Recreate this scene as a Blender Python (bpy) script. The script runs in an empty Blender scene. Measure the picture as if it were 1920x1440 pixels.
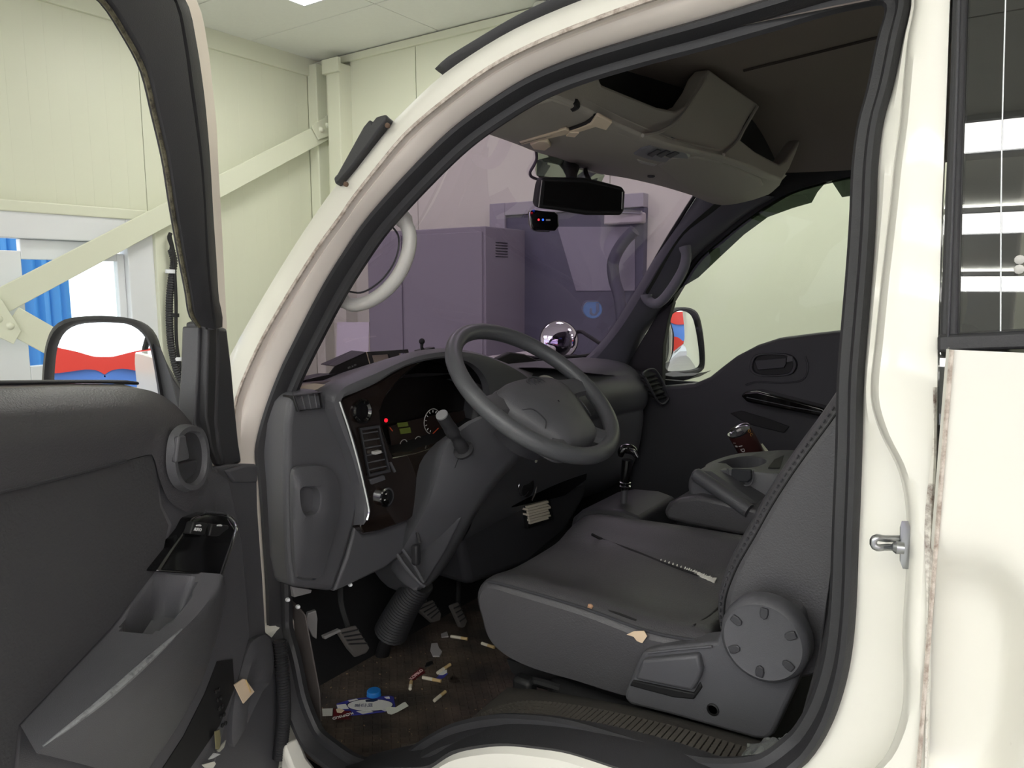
import bpy, bmesh, math, random
import numpy as np
from math import sin, cos, pi, radians, sqrt, atan2, tan
from mathutils import Vector, Matrix

random.seed(7)
rng = np.random.default_rng(7)
SC = bpy.context.scene
COL = SC.collection

# ------------------------------------------------------------------ camera, world, exposure
CAM = np.array([0.0, -0.8, 1.6])
YAW, PIT, FPX = radians(35.0), radians(7.7), 1400.0
cd = bpy.data.cameras.new('camera')
cd.sensor_width = 36.0
cd.lens = FPX / 1920 * 36.0
cd.clip_start = 0.02
cam = bpy.data.objects.new('camera', cd)
cam.location = CAM
cam.rotation_euler = (pi / 2 - PIT, 0, YAW)
COL.objects.link(cam)
SC.camera = cam

SC.view_settings.view_transform = 'Standard'
SC.view_settings.look = 'None'
SC.view_settings.gamma = 1.0
SC.view_settings.use_curve_mapping = False
SC.view_settings.exposure = 0.0

W = bpy.data.worlds.new('overcast_sky')
SC.world = W
W.use_nodes = True
W.node_tree.nodes['Background'].inputs[0].default_value = (0.93, 0.97, 1.0, 1)
W.node_tree.nodes['Background'].inputs[1].default_value = 2.3
LAMP = 14.0            # radiance of the ceiling panels

# ------------------------------------------------------------------ viewing rays -> points in the place
_f = np.array([-sin(YAW) * cos(PIT), cos(YAW) * cos(PIT), -sin(PIT)])
_r = np.array([cos(YAW), sin(YAW), 0.0])
_u = np.cross(_r, _f)


def ray(u, v):
    return _f + _r * ((u - 960) / FPX) + _u * ((720 - v) / FPX)


def P(u, v, x=None, y=None, z=None, d=None):
    """point of the place seen at (u, v), lying in the plane x=, y= or z= (or at depth d)"""
    r = ray(u, v)
    if y is not None:
        t = (y - CAM[1]) / r[1]
    elif x is not None:
        t = (x - CAM[0]) / r[0]
    elif z is not None:
        t = (z - CAM[2]) / r[2]
    else:
        t = d
    return CAM + r * t


def PP(pts, **k):
    return np.array([P(u, v, **k) for u, v in pts])


def plane(u, v, o, n):
    r = ray(u, v)
    o = np.asarray(o, float)
    n = np.asarray(n, float)
    return CAM + r * (np.dot(o - CAM, n) / np.dot(r, n))


def S(u, v, off=0.0):
    """on the driver's flank of the cab: upright below the belt, leaning in above it"""
    z = 1.5
    for _ in range(6):
        p = P(u, v, y=off + 0.2 * max(0.0, z - 1.3))
        z = p[2]
    return p


def SS(pts, off=0.0):
    return np.array([S(u, v, off) for u, v in pts])


# open driver's door: hinge line, direction along the door, direction to its inner side
DANG = radians(65)
HIN = np.array([-1.2, 0.0, 0.0])
E1 = np.array([cos(DANG), -sin(DANG), 0.0])
E2 = np.array([sin(DANG), cos(DANG), 0.0])


def D(u, v, w=0.10, lean=0.0):
    z = 1.5
    for _ in range(6):
        ww = w + lean * max(0.0, z - 1.42)
        p = plane(u, v, HIN + E2 * ww, E2)
        z = p[2]
        if lean == 0:
            break
    return p


def DD(pts, w=0.10, lean=0.0):
    return np.array([D(u, v, w, lean) for u, v in pts])


# ------------------------------------------------------------------ curves
def crv(pts, n, closed=False, smooth=True):
    p = np.asarray(pts, float)
    if not smooth or len(p) < 3:
        q = np.vstack([p, p[:1]]) if closed else p
    else:
        m = len(p)
        out = []
        segs = m if closed else m - 1
        for i in range(segs):
            if closed:
                a, b, c, d = p[(i - 1) % m], p[i], p[(i + 1) % m], p[(i + 2) % m]
            else:
                b, c = p[i], p[i + 1]
                a = p[i - 1] if i > 0 else 2 * b - c
                d = p[i + 2] if i + 2 < m else 2 * c - b
            # centripetal-ish: limit tangents by segment length
            l = np.linalg.norm(c - b)
            t1, t2 = (c - a) * 0.5, (d - b) * 0.5
            k1, k2 = np.linalg.norm(t1), np.linalg.norm(t2)
            if k1 > l: t1 = t1 * (l / k1)
            if k2 > l: t2 = t2 * (l / k2)
            for s in np.linspace(0, 1, 12, endpoint=False):
                h1 = 2 * s**3 - 3 * s**2 + 1
                h2 = s**3 - 2 * s**2 + s
                h3 = -2 * s**3 + 3 * s**2
                h4 = s**3 - s**2
                out.append(h1 * b + h2 * t1 + h3 * c + h4 * t2)
        out.append(p[0] if closed else p[-1])
        q = np.array(out)
    L = np.concatenate([[0], np.cumsum(np.linalg.norm(np.diff(q, axis=0), axis=1))])
    s = np.linspace(0, L[-1], n, endpoint=not closed)
    return np.stack([np.interp(s, L, q[:, k]) for k in range(q.shape[1])], 1)


# ------------------------------------------------------------------ mesh builder
def dome(loop, n, R, rings=7):
    c = loop.mean(0)
    return [loop * (1 - t) + c * t + n * ((1 - (1 - t) ** 2) * np.max(np.linalg.norm(loop - c, axis=1)) ** 2 / (2 * R)) for t in np.linspace(0, 0.985, rings)]


class MB:
    def __init__(self):
        self.v, self.f = [], []

    def add(self, v, f):
        o = len(self.v)
        self.v += [tuple(map(float, p)) for p in v]
        self.f += [tuple(i + o for i in q) for q in f]
        return self

    def grid(self, rows, cu=False, cv=False, flip=False):
        """rows: list of equally long point lists"""
        m, n = len(rows), len(rows[0])
        v = [p for r in rows for p in r]
        f = []
        for i in range(m if cv else m - 1):
            for j in range(n if cu else n - 1):
                a, b = i * n + j, i * n + (j + 1) % n
                c, d = ((i + 1) % m) * n + (j + 1) % n, ((i + 1) % m) * n + j
                f.append((a, b, c, d))
        return self.add(v, f)

    def loft(self, rows, caps=True):
        """closed sections joined along; ends capped"""
        self.grid(rows, cu=True)
        if caps:
            self.add(rows[0], [tuple(range(len(rows[0])))])
            self.add(rows[-1], [tuple(range(len(rows[-1])))])
        return self

    def prism(self, poly, vec):
        poly = np.asarray(poly, float)
        n = len(poly)
        v = np.vstack([poly, poly + np.asarray(vec, float)])
        f = [tuple(range(n)), tuple(range(2 * n - 1, n - 1, -1))]
        f += [(i, (i + 1) % n, n + (i + 1) % n, n + i) for i in range(n)]
        return self.add(v, f)

    def face(self, poly):
        return self.add(poly, [tuple(range(len(poly)))])

    def box(self, c, s, ax=None):
        c = np.asarray(c, float)
        ax = np.eye(3) if ax is None else np.asarray(ax, float)
        v = []
        for k in range(8):
            q = np.array([(1 if k >> i & 1 else -1) * s[i] / 2 for i in range(3)])
            v.append(c + q[0] * ax[0] + q[1] * ax[1] + q[2] * ax[2])
        return self.add(v, [(0, 2, 3, 1), (4, 5, 7, 6), (0, 1, 5, 4), (2, 6, 7, 3), (0, 4, 6, 2), (1, 3, 7, 5)])

    def tube(self, path, r, n=10, closed=False, flat=1.0, upv=None):
        p = np.asarray(path, float)
        m = len(p)
        rr = r if hasattr(r, '__len__') else [r] * m
        t = np.zeros_like(p)
        for i in range(m):
            a = p[(i - 1) % m] if closed or i > 0 else p[i]
            b = p[(i + 1) % m] if closed or i < m - 1 else p[i]
            t[i] = (b - a) / (np.linalg.norm(b - a) + 1e-12)
        nv = np.cross(t[0], [0.3, 0.5, 0.81] if upv is None else upv)
        nv /= np.linalg.norm(nv)
        rows = []
        for i in range(m):
            if upv is not None:
                nv = np.cross(t[i], upv)
            nv = nv - t[i] * np.dot(nv, t[i])
            nv /= np.linalg.norm(nv)
            bv = np.cross(t[i], nv)
            rows.append([p[i] + rr[i] * (cos(a) * nv + flat * sin(a) * bv) for a in np.linspace(0, 2 * pi, n, endpoint=False)])
        if closed:
            self.grid(rows, cu=True, cv=True)
        else:
            self.loft(rows)
        return self

    def lathe(self, prof, o, ax, n=32, ref=None):
        """prof: list of (radius, height along ax)"""
        o = np.asarray(o, float)
        ax = np.asarray(ax, float) / np.linalg.norm(ax)
        a = np.cross(ax, [0.12, 0.91, 0.39] if ref is None else ref)
        a /= np.linalg.norm(a)
        b = np.cross(ax, a)
        rows = [[o + ax * h + r * (cos(t) * a + sin(t) * b) for t in np.linspace(0, 2 * pi, n, endpoint=False)] for r, h in prof]
        return self.loft(rows)

    def build(self, name, mat, parent=None, bevel=0, seg=2, smooth=True, sub=0, solid=0, angle=35, soff=-1, weld=1e-5):
        me = bpy.data.meshes.new(name)
        root = parent
        while root is not None and root.parent is not None:
            root = root.parent
        v = np.array(self.v)
        if root is not None:
            L = np.array(root.location)
        else:
            L = np.array([(v[:, 0].min() + v[:, 0].max()) / 2, (v[:, 1].min() + v[:, 1].max()) / 2, v[:, 2].min()])
        me.from_pydata([tuple(p) for p in v - L], [], self.f)
        bm = bmesh.new()
        bm.from_mesh(me)
        if weld:
            bmesh.ops.remove_doubles(bm, verts=bm.verts, dist=weld)
        bmesh.ops.recalc_face_normals(bm, faces=bm.faces)
        bm.to_mesh(me)
        bm.free()
        o = bpy.data.objects.new(name, me)
        COL.objects.link(o)
        if root is not None:
            o.parent = parent
        else:
            o.location = L
        me.materials.append(mat)
        if solid:
            m = o.modifiers.new('thickness', 'SOLIDIFY')
            m.thickness = solid
            m.offset = soff
        if bevel:
            m = o.modifiers.new('bevel', 'BEVEL')
            m.width = bevel
            m.segments = seg
            m.limit_method = 'ANGLE'
            m.angle_limit = radians(angle)
            m.harden_normals = False
        if sub:
            m = o.modifiers.new('subdivision', 'SUBSURF')
            m.levels = m.render_levels = sub
        if smooth:
            me.shade_smooth()
            if not sub:
                try:
                    me.set_sharp_from_angle(angle=radians(42))
                except Exception:
                    pass
        return o


def empty(name, loc):
    o = bpy.data.objects.new(name, None)
    o.location = loc
    o.empty_display_size = 0.1
    COL.objects.link(o)
    return o


def tag(o, label=None, cat=None, group=None, kind=None):
    if label: o['label'] = label
    if cat: o['category'] = cat
    if group: o['group'] = group
    if kind: o['kind'] = kind
    return o


# ------------------------------------------------------------------ materials
def lin(c):
    return [((x / 255) / 12.92 if x / 255 <= 0.04045 else ((x / 255 + 0.055) / 1.055) ** 2.4) for x in c]


MATS = {}


def mat(name, c, rough=0.5, metal=0.0, spec=0.5, coat=0.0, bump=None, mottle=None, dirt=None, c2=None, emit=None):
    """c: sRGB 0-255. bump=(scale,strength) mottle=(scale,amount) dirt=(scale,low,high,colour)"""
    if name in MATS:
        return MATS[name]
    m = bpy.data.materials.new(name)
    m.use_nodes = True
    nt = m.node_tree
    b = nt.nodes['Principled BSDF']
    L, N = nt.links, nt.nodes
    col = lin(c) + [1]
    b.inputs['Base Color'].default_value = col
    b.inputs['Roughness'].default_value = rough
    b.inputs['Metallic'].default_value = metal
    b.inputs['Specular IOR Level'].default_value = spec
    b.inputs['Coat Weight'].default_value = coat
    b.inputs['Coat Roughness'].default_value = 0.05
    tc = N.new('ShaderNodeTexCoord')
    out = None
    if mottle:
        n = N.new('ShaderNodeTexNoise')
        n.inputs['Scale'].default_value = mottle[0]
        n.inputs['Detail'].default_value = 6
        L.new(tc.outputs['Object'], n.inputs['Vector'])
        mx = N.new('ShaderNodeMix')
        mx.data_type = 'RGBA'
        k = mottle[1]
        mx.inputs[6].default_value = [x * (1 - k) for x in col[:3]] + [1]
        mx.inputs[7].default_value = ([min(1, x * (1 + k)) for x in col[:3]] if c2 is None else lin(c2)) + [1]
        L.new(n.outputs['Fac'], mx.inputs[0])
        out = mx.outputs[2]
    if dirt:
        n = N.new('ShaderNodeTexNoise')
        n.inputs['Scale'].default_value = dirt[0]
        n.inputs['Detail'].default_value = 10
        n.inputs['Roughness'].default_value = 0.7
        L.new(tc.outputs['Object'], n.inputs['Vector'])
        rp = N.new('ShaderNodeMapRange')
        rp.inputs[1].default_value = dirt[1]
        rp.inputs[2].default_value = dirt[2]
        L.new(n.outputs['Fac'], rp.inputs[0])
        mx = N.new('ShaderNodeMix')
        mx.data_type = 'RGBA'
        L.new(rp.outputs[0], mx.inputs[0])
        if out is not None:
            L.new(out, mx.inputs[6])
        else:
            mx.inputs[6].default_value = col
        mx.inputs[7].default_value = lin(dirt[3]) + [1]
        out = mx.outputs[2]
    if out is not None:
        L.new(out, b.inputs['Base Color'])
    if bump:
        n = N.new('ShaderNodeTexNoise')
        n.inputs['Scale'].default_value = bump[0]
        n.inputs['Detail'].default_value = 3
        L.new(tc.outputs['Object'], n.inputs['Vector'])
        bp = N.new('ShaderNodeBump')
        bp.inputs['Strength'].default_value = bump[1]
        bp.inputs['Distance'].default_value = 0.002
        L.new(n.outputs['Fac'], bp.inputs['Height'])
        L.new(bp.outputs[0], b.inputs['Normal'])
    if emit:
        b.inputs['Emission Color'].default_value = lin(emit[0]) + [1]
        b.inputs['Emission Strength'].default_value = emit[1]
    MATS[name] = m
    return m


def glassmat(name, tint, refl=1.0, rough=0.0, ior=1.5):
    """thin sheet: tinted see-through with a mirror-like surface reflection"""
    m = bpy.data.materials.new(name)
    m.use_nodes = True
    nt = m.node_tree
    nt.nodes.clear()
    N, L = nt.nodes, nt.links
    o = N.new('ShaderNodeOutputMaterial')
    t = N.new('ShaderNodeBsdfTransparent')
    t.inputs[0].default_value = list(tint) + [1]
    g = N.new('ShaderNodeBsdfGlossy')
    g.inputs['Roughness'].default_value = rough
    fr = N.new('ShaderNodeFresnel')
    fr.inputs[0].default_value = ior
    mu = N.new('ShaderNodeMath')
    mu.operation = 'MULTIPLY'
    mu.inputs[1].default_value = refl
    mu.use_clamp = True
    mx = N.new('ShaderNodeMixShader')
    L.new(fr.outputs[0], mu.inputs[0])
    L.new(mu.outputs[0], mx.inputs[0])
    L.new(t.outputs[0], mx.inputs[1])
    L.new(g.outputs[0], mx.inputs[2])
    L.new(mx.outputs[0], o.inputs[0])
    return m


M_paint = mat('white_car_paint', (226, 224, 215), 0.35, coat=0.4, mottle=(3.0, 0.03), dirt=(28, 0.68, 0.90, (160, 150, 138)))
M_seam = mat('rust_stained_seam', (206, 196, 186), 0.7, dirt=(85, 0.42, 0.70, (128, 108, 94)))
M_rust = mat('rust_streak', (222, 219, 210), 0.6, dirt=(38, 0.47, 0.66, (112, 94, 84)))
M_wall = mat('pale_green_panel', (224, 227, 206), 0.42, mottle=(1.2, 0.02), bump=(6, 0.05))
M_wallR = mat('pale_green_panel_far', (224, 227, 206), 0.6, mottle=(1.2, 0.02))
M_ceil = mat('ceiling_board', (236, 237, 232), 0.8, mottle=(40, 0.03))
M_floor = mat('workshop_concrete', (176, 176, 172), 0.5, mottle=(2, 0.15))
M_white = mat('white_plastic_frame', (232, 235, 238), 0.4)
M_plast = mat('charcoal_plastic', (84, 84, 88), 0.42, bump=(900, 0.25), mottle=(9, 0.06))
M_plast2 = mat('dark_charcoal_plastic', (57, 57, 61), 0.45, bump=(900, 0.25))
M_rub = mat('black_rubber', (44, 44, 47), 0.55, bump=(500, 0.15))
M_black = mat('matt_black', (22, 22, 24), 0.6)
M_gloss = mat('gloss_black', (16, 16, 17), 0.08, coat=0.5)
M_wood = mat('dark_gloss_wood', (34, 27, 24), 0.12, coat=0.8, mottle=(14, 0.5))
M_leath = mat('charcoal_leatherette', (75, 74, 77), 0.36, bump=(420, 0.35), mottle=(6, 0.08))
M_chrome = mat('bright_metal', (205, 207, 210), 0.18, metal=1.0)
M_steel = mat('zinc_steel', (170, 172, 174), 0.3, metal=1.0)
M_mirror = mat('mirror_glass', (240, 242, 244), 0.01, metal=1.0)
M_liner = mat('grey_headliner', (124, 114, 108), 0.9, bump=(300, 0.3), mottle=(5, 0.05))
M_consol = mat('overhead_console_plastic', (168, 163, 154), 0.6, bump=(600, 0.2))
M_cream = mat('aged_cream_plastic', (240, 222, 196), 0.5)
M_lgrey = mat('light_grey_plastic', (190, 188, 184), 0.45, mottle=(30, 0.08))
M_mat = mat('dirty_floor_mat', (52, 46, 43), 0.85, mottle=(14, 0.3), dirt=(10, 0.5, 0.75, (84, 68, 54)), bump=(120, 0.5))
M_paper = mat('paper', (232, 222, 205), 0.8)
M_red = mat('red_paint', (196, 44, 26), 0.5)
M_blue = mat('blue_paint', (74, 118, 190), 0.5)
M_windsh = glassmat('purple_tinted_glass', (0.50, 0.41, 0.57), 0.12)
M_clear = glassmat('clear_glass', (0.95, 0.97, 0.96), 0.25)
M_film = glassmat('green_tint_film', (0.09, 0.12, 0.09), 0.5)
M_film2 = glassmat('dark_green_film', (0.035, 0.045, 0.035), 0.4)
M_privacy = glassmat('privacy_glass', (0.2, 0.2, 0.2), 1.0, ior=2.0)
def paperglow(name, c, trans=0.5):
    """thin sheet that lets light through: diffuse front, translucent back"""
    m = bpy.data.materials.new(name)
    m.use_nodes = True
    nt = m.node_tree
    nt.nodes.clear()
    o = nt.nodes.new('ShaderNodeOutputMaterial')
    a = nt.nodes.new('ShaderNodeBsdfDiffuse')
    b = nt.nodes.new('ShaderNodeBsdfTranslucent')
    x = nt.nodes.new('ShaderNodeMixShader')
    a.inputs[0].default_value = b.inputs[0].default_value = lin(c) + [1]
    x.inputs[0].default_value = trans
    nt.links.new(a.outputs[0], x.inputs[1])
    nt.links.new(b.outputs[0], x.inputs[2])
    nt.links.new(x.outputs[0], o.inputs[0])
    return m


M_lamp = mat('lamp_diffuser', (255, 255, 255), 0.5, emit=((255, 253, 247), LAMP))

# ------------------------------------------------------------------ the room
XW, YW, ZC = -4.6, 3.2, 3.25      # front wall, right wall, ceiling
OPENY, OPENX = -7.0, 8.0

MB().box((1.5, -3.5, -0.1), (24, 26, 0.2)).build('floor', M_floor, smooth=False)['kind'] = 'structure'
tag(bpy.data.objects['floor'], 'grey concrete workshop floor')

ceil = MB().box(((XW + OPENX) / 2, (YW + OPENY) / 2, ZC + 0.06), (OPENX - XW + 0.4, YW - OPENY + 0.4, 0.08)).build('ceiling', M_ceil, smooth=False)
tag(ceil, 'white boarded workshop ceiling', kind='structure')
tm = MB().box((0, 0, 0), (1.19, 0.59, 0.02))
tile_me = None
for i in range(6):
    for j in range(9):
        c = (XW + 0.62 + 1.2 * i, YW - 0.30 - 0.6 * j, ZC + 0.011)
        if tile_me is None:
            t = MB().box(c, (1.193, 0.593, 0.018)).build('ceiling_tile', M_ceil, ceil, smooth=False, bevel=0.002, seg=1)
            tile_me, c0 = t.data, c
        else:
            t = bpy.data.objects.new('ceiling_tile', tile_me)
            COL.objects.link(t)
            t.parent = ceil
            t.location = np.array(c) - np.array(c0)


def lamp(c, sx, sy, label):
    e = empty('ceiling_light', c)
    tag(e, label, 'ceiling light', 'flat light panels on the workshop ceiling')
    fr = MB()
    for s in (-1, 1):
        fr.box((c[0] + s * (sx / 2 + 0.008), c[1], c[2]), (0.016, sy + 0.032, 0.024))
        fr.box((c[0], c[1] + s * (sy / 2 + 0.008), c[2]), (sx, 0.016, 0.024))
    fr.build('frame', M_white, e, smooth=False)
    MB().box((c[0], c[1], c[2] + 0.002), (sx, sy, 0.016)).build('diffuser', M_lamp, e, smooth=False)


l0 = P(571, 11, z=ZC - 0.02)
lamp((l0[0] + 0.31, l0[1] - 0.31, ZC - 0.012), 0.6, 0.6, 'square white light panel glowing on the ceiling above the front wall')
ROWS = (('nearest', -2.3), ('second', -3.08), ('third', -3.85), ('outermost', -5.4))
for k, x in enumerate((l0[0] + 2.3, l0[0] + 4.3, l0[0] + 6.3, l0[0] + 8.3)):
    lamp((x, l0[1] - 0.31, ZC - 0.012), 0.6, 0.6, 'square light panel above the passenger side, %s behind the one by the front wall' % ('next', 'second', 'third', 'last')[k])
for k, x in enumerate((-2.6, 0.2, 3.0, 5.8)):
    for nm, y in ROWS:
        lamp((x, y, ZC - 0.012), 2.3, 0.23, 'long light strip of the %s ceiling row, %s from the front wall' % (nm, ('first', 'second', 'third', 'fourth')[k]))

# front wall: sandwich panels, each its own piece
# opening for the door is cut by building the backing in pieces
wf = MB()
DY0, DY1, DZ = 0.02, 1.80, 1.99      # door opening in the front wall
wf.box((XW - 0.05, (DY1 + YW + 0.1) / 2, ZC / 2 + 0.02), (0.06, YW + 0.1 - DY1, ZC + 0.04))
wf.box((XW - 0.05, (OPENY + DY0) / 2, ZC / 2 + 0.02), (0.06, DY0 - OPENY, ZC + 0.04))
wf.box((XW - 0.05, (DY0 + DY1) / 2, (DZ + ZC) / 2), (0.06, DY1 - DY0, ZC - DZ + 0.07))
wallf = wf.build('wall_front', M_wall, smooth=False)
tag(wallf, 'pale green sandwich panel wall in front of the truck', kind='structure')


def panel(y0, y1, z0, z1):
    m = MB().box((XW - 0.012, (y0 + y1) / 2, (z0 + z1) / 2), (0.024, y1 - y0 - 0.004, z1 - z0))
    n = int((y1 - y0) / 0.1)
    for k in range(1, n):
        m.box((XW + 0.0, y0 + k * (y1 - y0) / n, (z0 + z1) / 2), (0.0012, 0.010, z1 - z0))
    m.build('panel', M_wall, wallf, smooth=False)


panel(DY1, YW - 0.10, 0, ZC - 0.12)
panel(DY0, DY1, DZ, ZC - 0.12)
for k in range(7):
    panel(DY0 - 1.0 - k, DY0 - k, 0, ZC - 0.12)
MB().box((XW + 0.000, (YW + OPENY) / 2, ZC - 0.055), (0.05, YW - OPENY, 0.13)).build('ceiling_trim', M_wall, wallf, smooth=False, bevel=0.004)

# right wall
wr = MB().box(((XW + OPENX) / 2, YW + 0.05, ZC / 2 + 0.02), (OPENX - XW, 0.06, ZC + 0.04)).build('wall_right', M_wallR, smooth=False)
tag(wr, 'pale green panel wall beyond the passenger side', kind='structure')
for a, b in ((XW, XW + 0.12), (XW + 0.36, XW + 1.0), (XW + 1.0, -2.1), (-2.1, 0.6), (0.6, 1.8), (1.8, 3.0), (3.0, 4.2), (4.2, 6.0), (6.0, OPENX)):
    MB().box(((a + b) / 2, YW + 0.008, ZC / 2), (b - a - 0.006, 0.024, ZC)).build('panel', M_wallR, wr, smooth=False)
tr = MB().box(((XW + OPENX) / 2, YW - 0.012, ZC - 0.03), (OPENX - XW, 0.03, 0.05)).build('ceiling_trim', M_wallR, wr, smooth=False, bevel=0.004)
# corner post and steel column
cp = MB().box((XW + 0.05, YW - 0.05, ZC / 2 - 0.02), (0.10, 0.10, ZC - 0.04)).build('trim_1', M_wallR, smooth=False, bevel=0.008)
tag(cp, 'pale green corner trim between the two walls', kind='structure')
q = MB()
q.box((XW + 0.30, YW - 0.06, ZC / 2 - 0.03), (0.13, 0.12, ZC - 0.10))
o = q.build('trim_2', M_wallR, smooth=False, bevel=0.006)
tag(o, 'pale green boxed steel column beside the room corner', kind='structure')
MB().box((XW + 0.30, YW - 0.13, ZC - 0.10), (0.17, 0.03, 0.10)).build('top_plate', M_wallR, o, smooth=False, bevel=0.004)

# white door in the front wall
dr = empty('door_1', (XW, (DY0 + DY1) / 2, 0))
tag(dr, 'white framed glazed door in the front wall', kind='structure')
fr = MB()
xx = XW + 0.02
fr.box((xx, DY1 - 0.09, DZ / 2), (0.10, 0.18, DZ))
fr.box((xx, DY0 + 0.05, DZ / 2), (0.10, 0.10, DZ))
fr.box((xx, (DY0 + DY1) / 2 - 0.04, DZ - 0.075), (0.098, DY1 - DY0 - 0.28, 0.148))
fr.build('door_frame', M_white, dr, smooth=False, bevel=0.006)
MB().box((XW + 0.06, (DY0 + DY1) / 2, DZ + 0.02), (0.04, DY1 - DY0 + 0.16, 0.06)).build('head_flashing', M_wall, dr, smooth=False, bevel=0.006)
pa, pb = P(36, 486, x=XW), P(216, 496, x=XW)
ly0, ly1, lz1 = pa[1], pb[1], pa[2]
lf = MB()
x2 = XW - 0.0
lf.box((x2, (ly1 + DY1 - 0.18) / 2, 0.9), (0.05, DY1 - 0.18 - ly1, 1.75))
lf.box((x2, (ly0 + DY0 + 0.1) / 2 - 0.0, 0.9), (0.05, ly0 - DY0 - 0.1, 1.75))
lf.box((x2, (ly0 + ly1) / 2, (lz1 + 1.84) / 2), (0.05, ly1 - ly0, 1.84 - lz1))
zb = P(60, 686, x=XW)[2]
lf.box((x2, (ly0 + ly1) / 2, zb / 2), (0.05, ly1 - ly0, zb))
lf.build('door_leaf', M_white, dr, smooth=False, bevel=0.005)
MB().box((XW, (ly0 + ly1) / 2, (zb + lz1) / 2), (0.008, ly1 - ly0, lz1 - zb)).build('door_pane', M_clear, dr, smooth=False)
# blue sheeting standing outside behind the glass
bt = MB()
pp = [P(u, v, x=-5.7) for u, v in ((-60, 420), (118, 420), (126, 780), (-60, 780))]
ys = np.linspace(pp[0][1], pp[1][1], 25)
rows = [[(-5.7 + 0.02 * sin(k * 1.9), y, z) for k, y in enumerate(ys)] for z in np.linspace(0.3, 2.35, 8)]
o = bt.grid(rows).build('blue_sheet', mat('blue_sheeting', (70, 140, 214), 0.5), solid=0.01)
tag(o, 'blue corrugated sheet standing outside behind the glass door', 'sheet')

# bracing bars
def bar(a, b, w, t, name, parent, m=M_wall):
    a, b = np.asarray(a), np.asarray(b)
    d = (b - a)
    l = np.linalg.norm(d)
    d = d / l
    n = np.array([1.0, 0, 0])
    k = np.cross(n, d)
    k /= np.linalg.norm(k)
    n = np.cross(d, k)
    return MB().box((a + b) / 2, (l, w, t), (d, k, n)).build(name, m, parent, bevel=0.003, seg=1, smooth=False)


xb = XW + 0.14
br = empty('steel_brace', (xb, 1.5, 0))
tag(br, 'pale green diagonal steel brace bolted across the front wall', 'brace')
A0, A1 = P(628, 236, x=xb), P(-80, 608, x=xb)
bar(A0, A1, 0.13, 0.012, 'brace_bar', br)
bar(P(20, 598, x=xb + .01), P(240, 720, x=xb + .01), 0.15, 0.012, 'lower_bar', br)
gp = PP([(582, 236), (634, 203), (634, 250), (596, 262)], x=xb + 0.012)
MB().prism(gp, (0.012, 0, 0)).build('gusset', M_wall, br, bevel=0.002, seg=1, smooth=False)
gp = PP([(-70, 520), (2, 562), (38, 620), (24, 645), (-70, 600)], x=xb + 0.022)
MB().prism(gp, (0.012, 0, 0)).build('gusset', M_wall, br, bevel=0.002, seg=1, smooth=False)
for (u, v) in ((602, 243), (614, 235), (18, 611), (-4, 598)):
    c = P(u, v, x=xb + 0.024)
    MB().lathe([(0.0, 0.022), (0.012, 0.02), (0.02, 0.012), (0.022, 0)], c, (1, 0, 0), 12).build('bolt', M_wall, br)

# corrugated cable on a wall post
o = MB().box((XW + 0.05, P(318, 560, x=XW + 0.05)[1], 1.0), (0.10, 0.20, 1.98)).build('trim_3', M_wall, smooth=False, bevel=0.006)
tag(o, 'pale green post between the white door and the wall panels', kind='structure')
xc = XW + 0.14
cb = empty('corrugated_cable', P(322, 700, x=xc))
tag(cb, 'black corrugated cable conduit strapped upright beside the white door', 'cable')
pth = crv(PP([(321, 468), (326, 490), (322, 520), (318, 560), (318, 610), (322, 655), (333, 700), (352, 735), (385, 790)], x=xc), 150)
rr = [0.024 if (i // 1) % 2 else 0.0195 for i in range(150)]
MB().tube(pth, rr, 10).build('conduit', M_rub, cb)
pth = crv(PP([(318, 440), (325, 470), (327, 500), (330, 560), (331, 640), (340, 690), (362, 740)], x=xc + 0.02), 40)
MB().tube(pth, 0.010, 8).build('inner_cable', M_black, cb)
pth = crv(PP([(320, 437), (317, 446), (322, 462), (319, 475)], x=xc), 16)
MB().tube(pth, 0.012, 8).build('cable_end', M_black, cb)
for (u, v, m) in ((320, 509, M_white), (326, 591, M_black), (332, 673, M_white)):
    c = P(u, v, x=xc)
    MB().lathe([(0.030, -0.012), (0.032, -0.011), (0.032, 0.011), (0.030, 0.012)], c, (0, 0.05, 1), 14).build('zip_tie', m, cb)

# things against the right wall, seen through the windscreen
cab = empty('grey_cabinet', P(820, 600, y=YW - 0.4) * np.array([1, 1, 0]))
tag(cab, 'tall grey steel cabinet against the wall beyond the windscreen', 'cabinet')
M_cab = mat('grey_cabinet_paint', (146, 144, 148), 0.5)
ca, cb2 = P(690, 452, y=YW - 0.45), P(912, 424, y=YW - 0.45)
MB().box(((ca[0] + cb2[0]) / 2, YW - 0.24, cb2[2] / 2), (cb2[0] - ca[0], 0.44, cb2[2])).build('cabinet_body', M_cab, cab, smooth=False, bevel=0.006)
for s, cx_, cw_ in ((0, 0.17, 0.30), (1, 0.66, 0.64)):
    xm = ca[0] + (cb2[0] - ca[0]) * cx_
    MB().box((xm, YW - 0.465, cb2[2] / 2), ((cb2[0] - ca[0]) * cw_, 0.014, cb2[2] - 0.06)).build('cabinet_door', M_cab, cab, smooth=False, bevel=0.004)
for k in range(6):
    c = P(921, 458 + k * 5, y=YW - 0.2)
    MB().box((cb2[0] + 0.002, YW - 0.3, c[2]), (0.006, 0.12, 0.004)).build('louvre', M_black, cab, smooth=False)
d2 = empty('door_2', P(1080, 600, y=YW) * np.array([1, 1, 0]))
tag(d2, 'dark grey steel door in the right wall seen through the windscreen', kind='structure')
M_dk = mat('dark_grey_door', (98, 100, 112), 0.45, mottle=(3, 0.15))
M_dk2 = mat('door_frame_grey', (170, 170, 172), 0.5)
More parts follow.
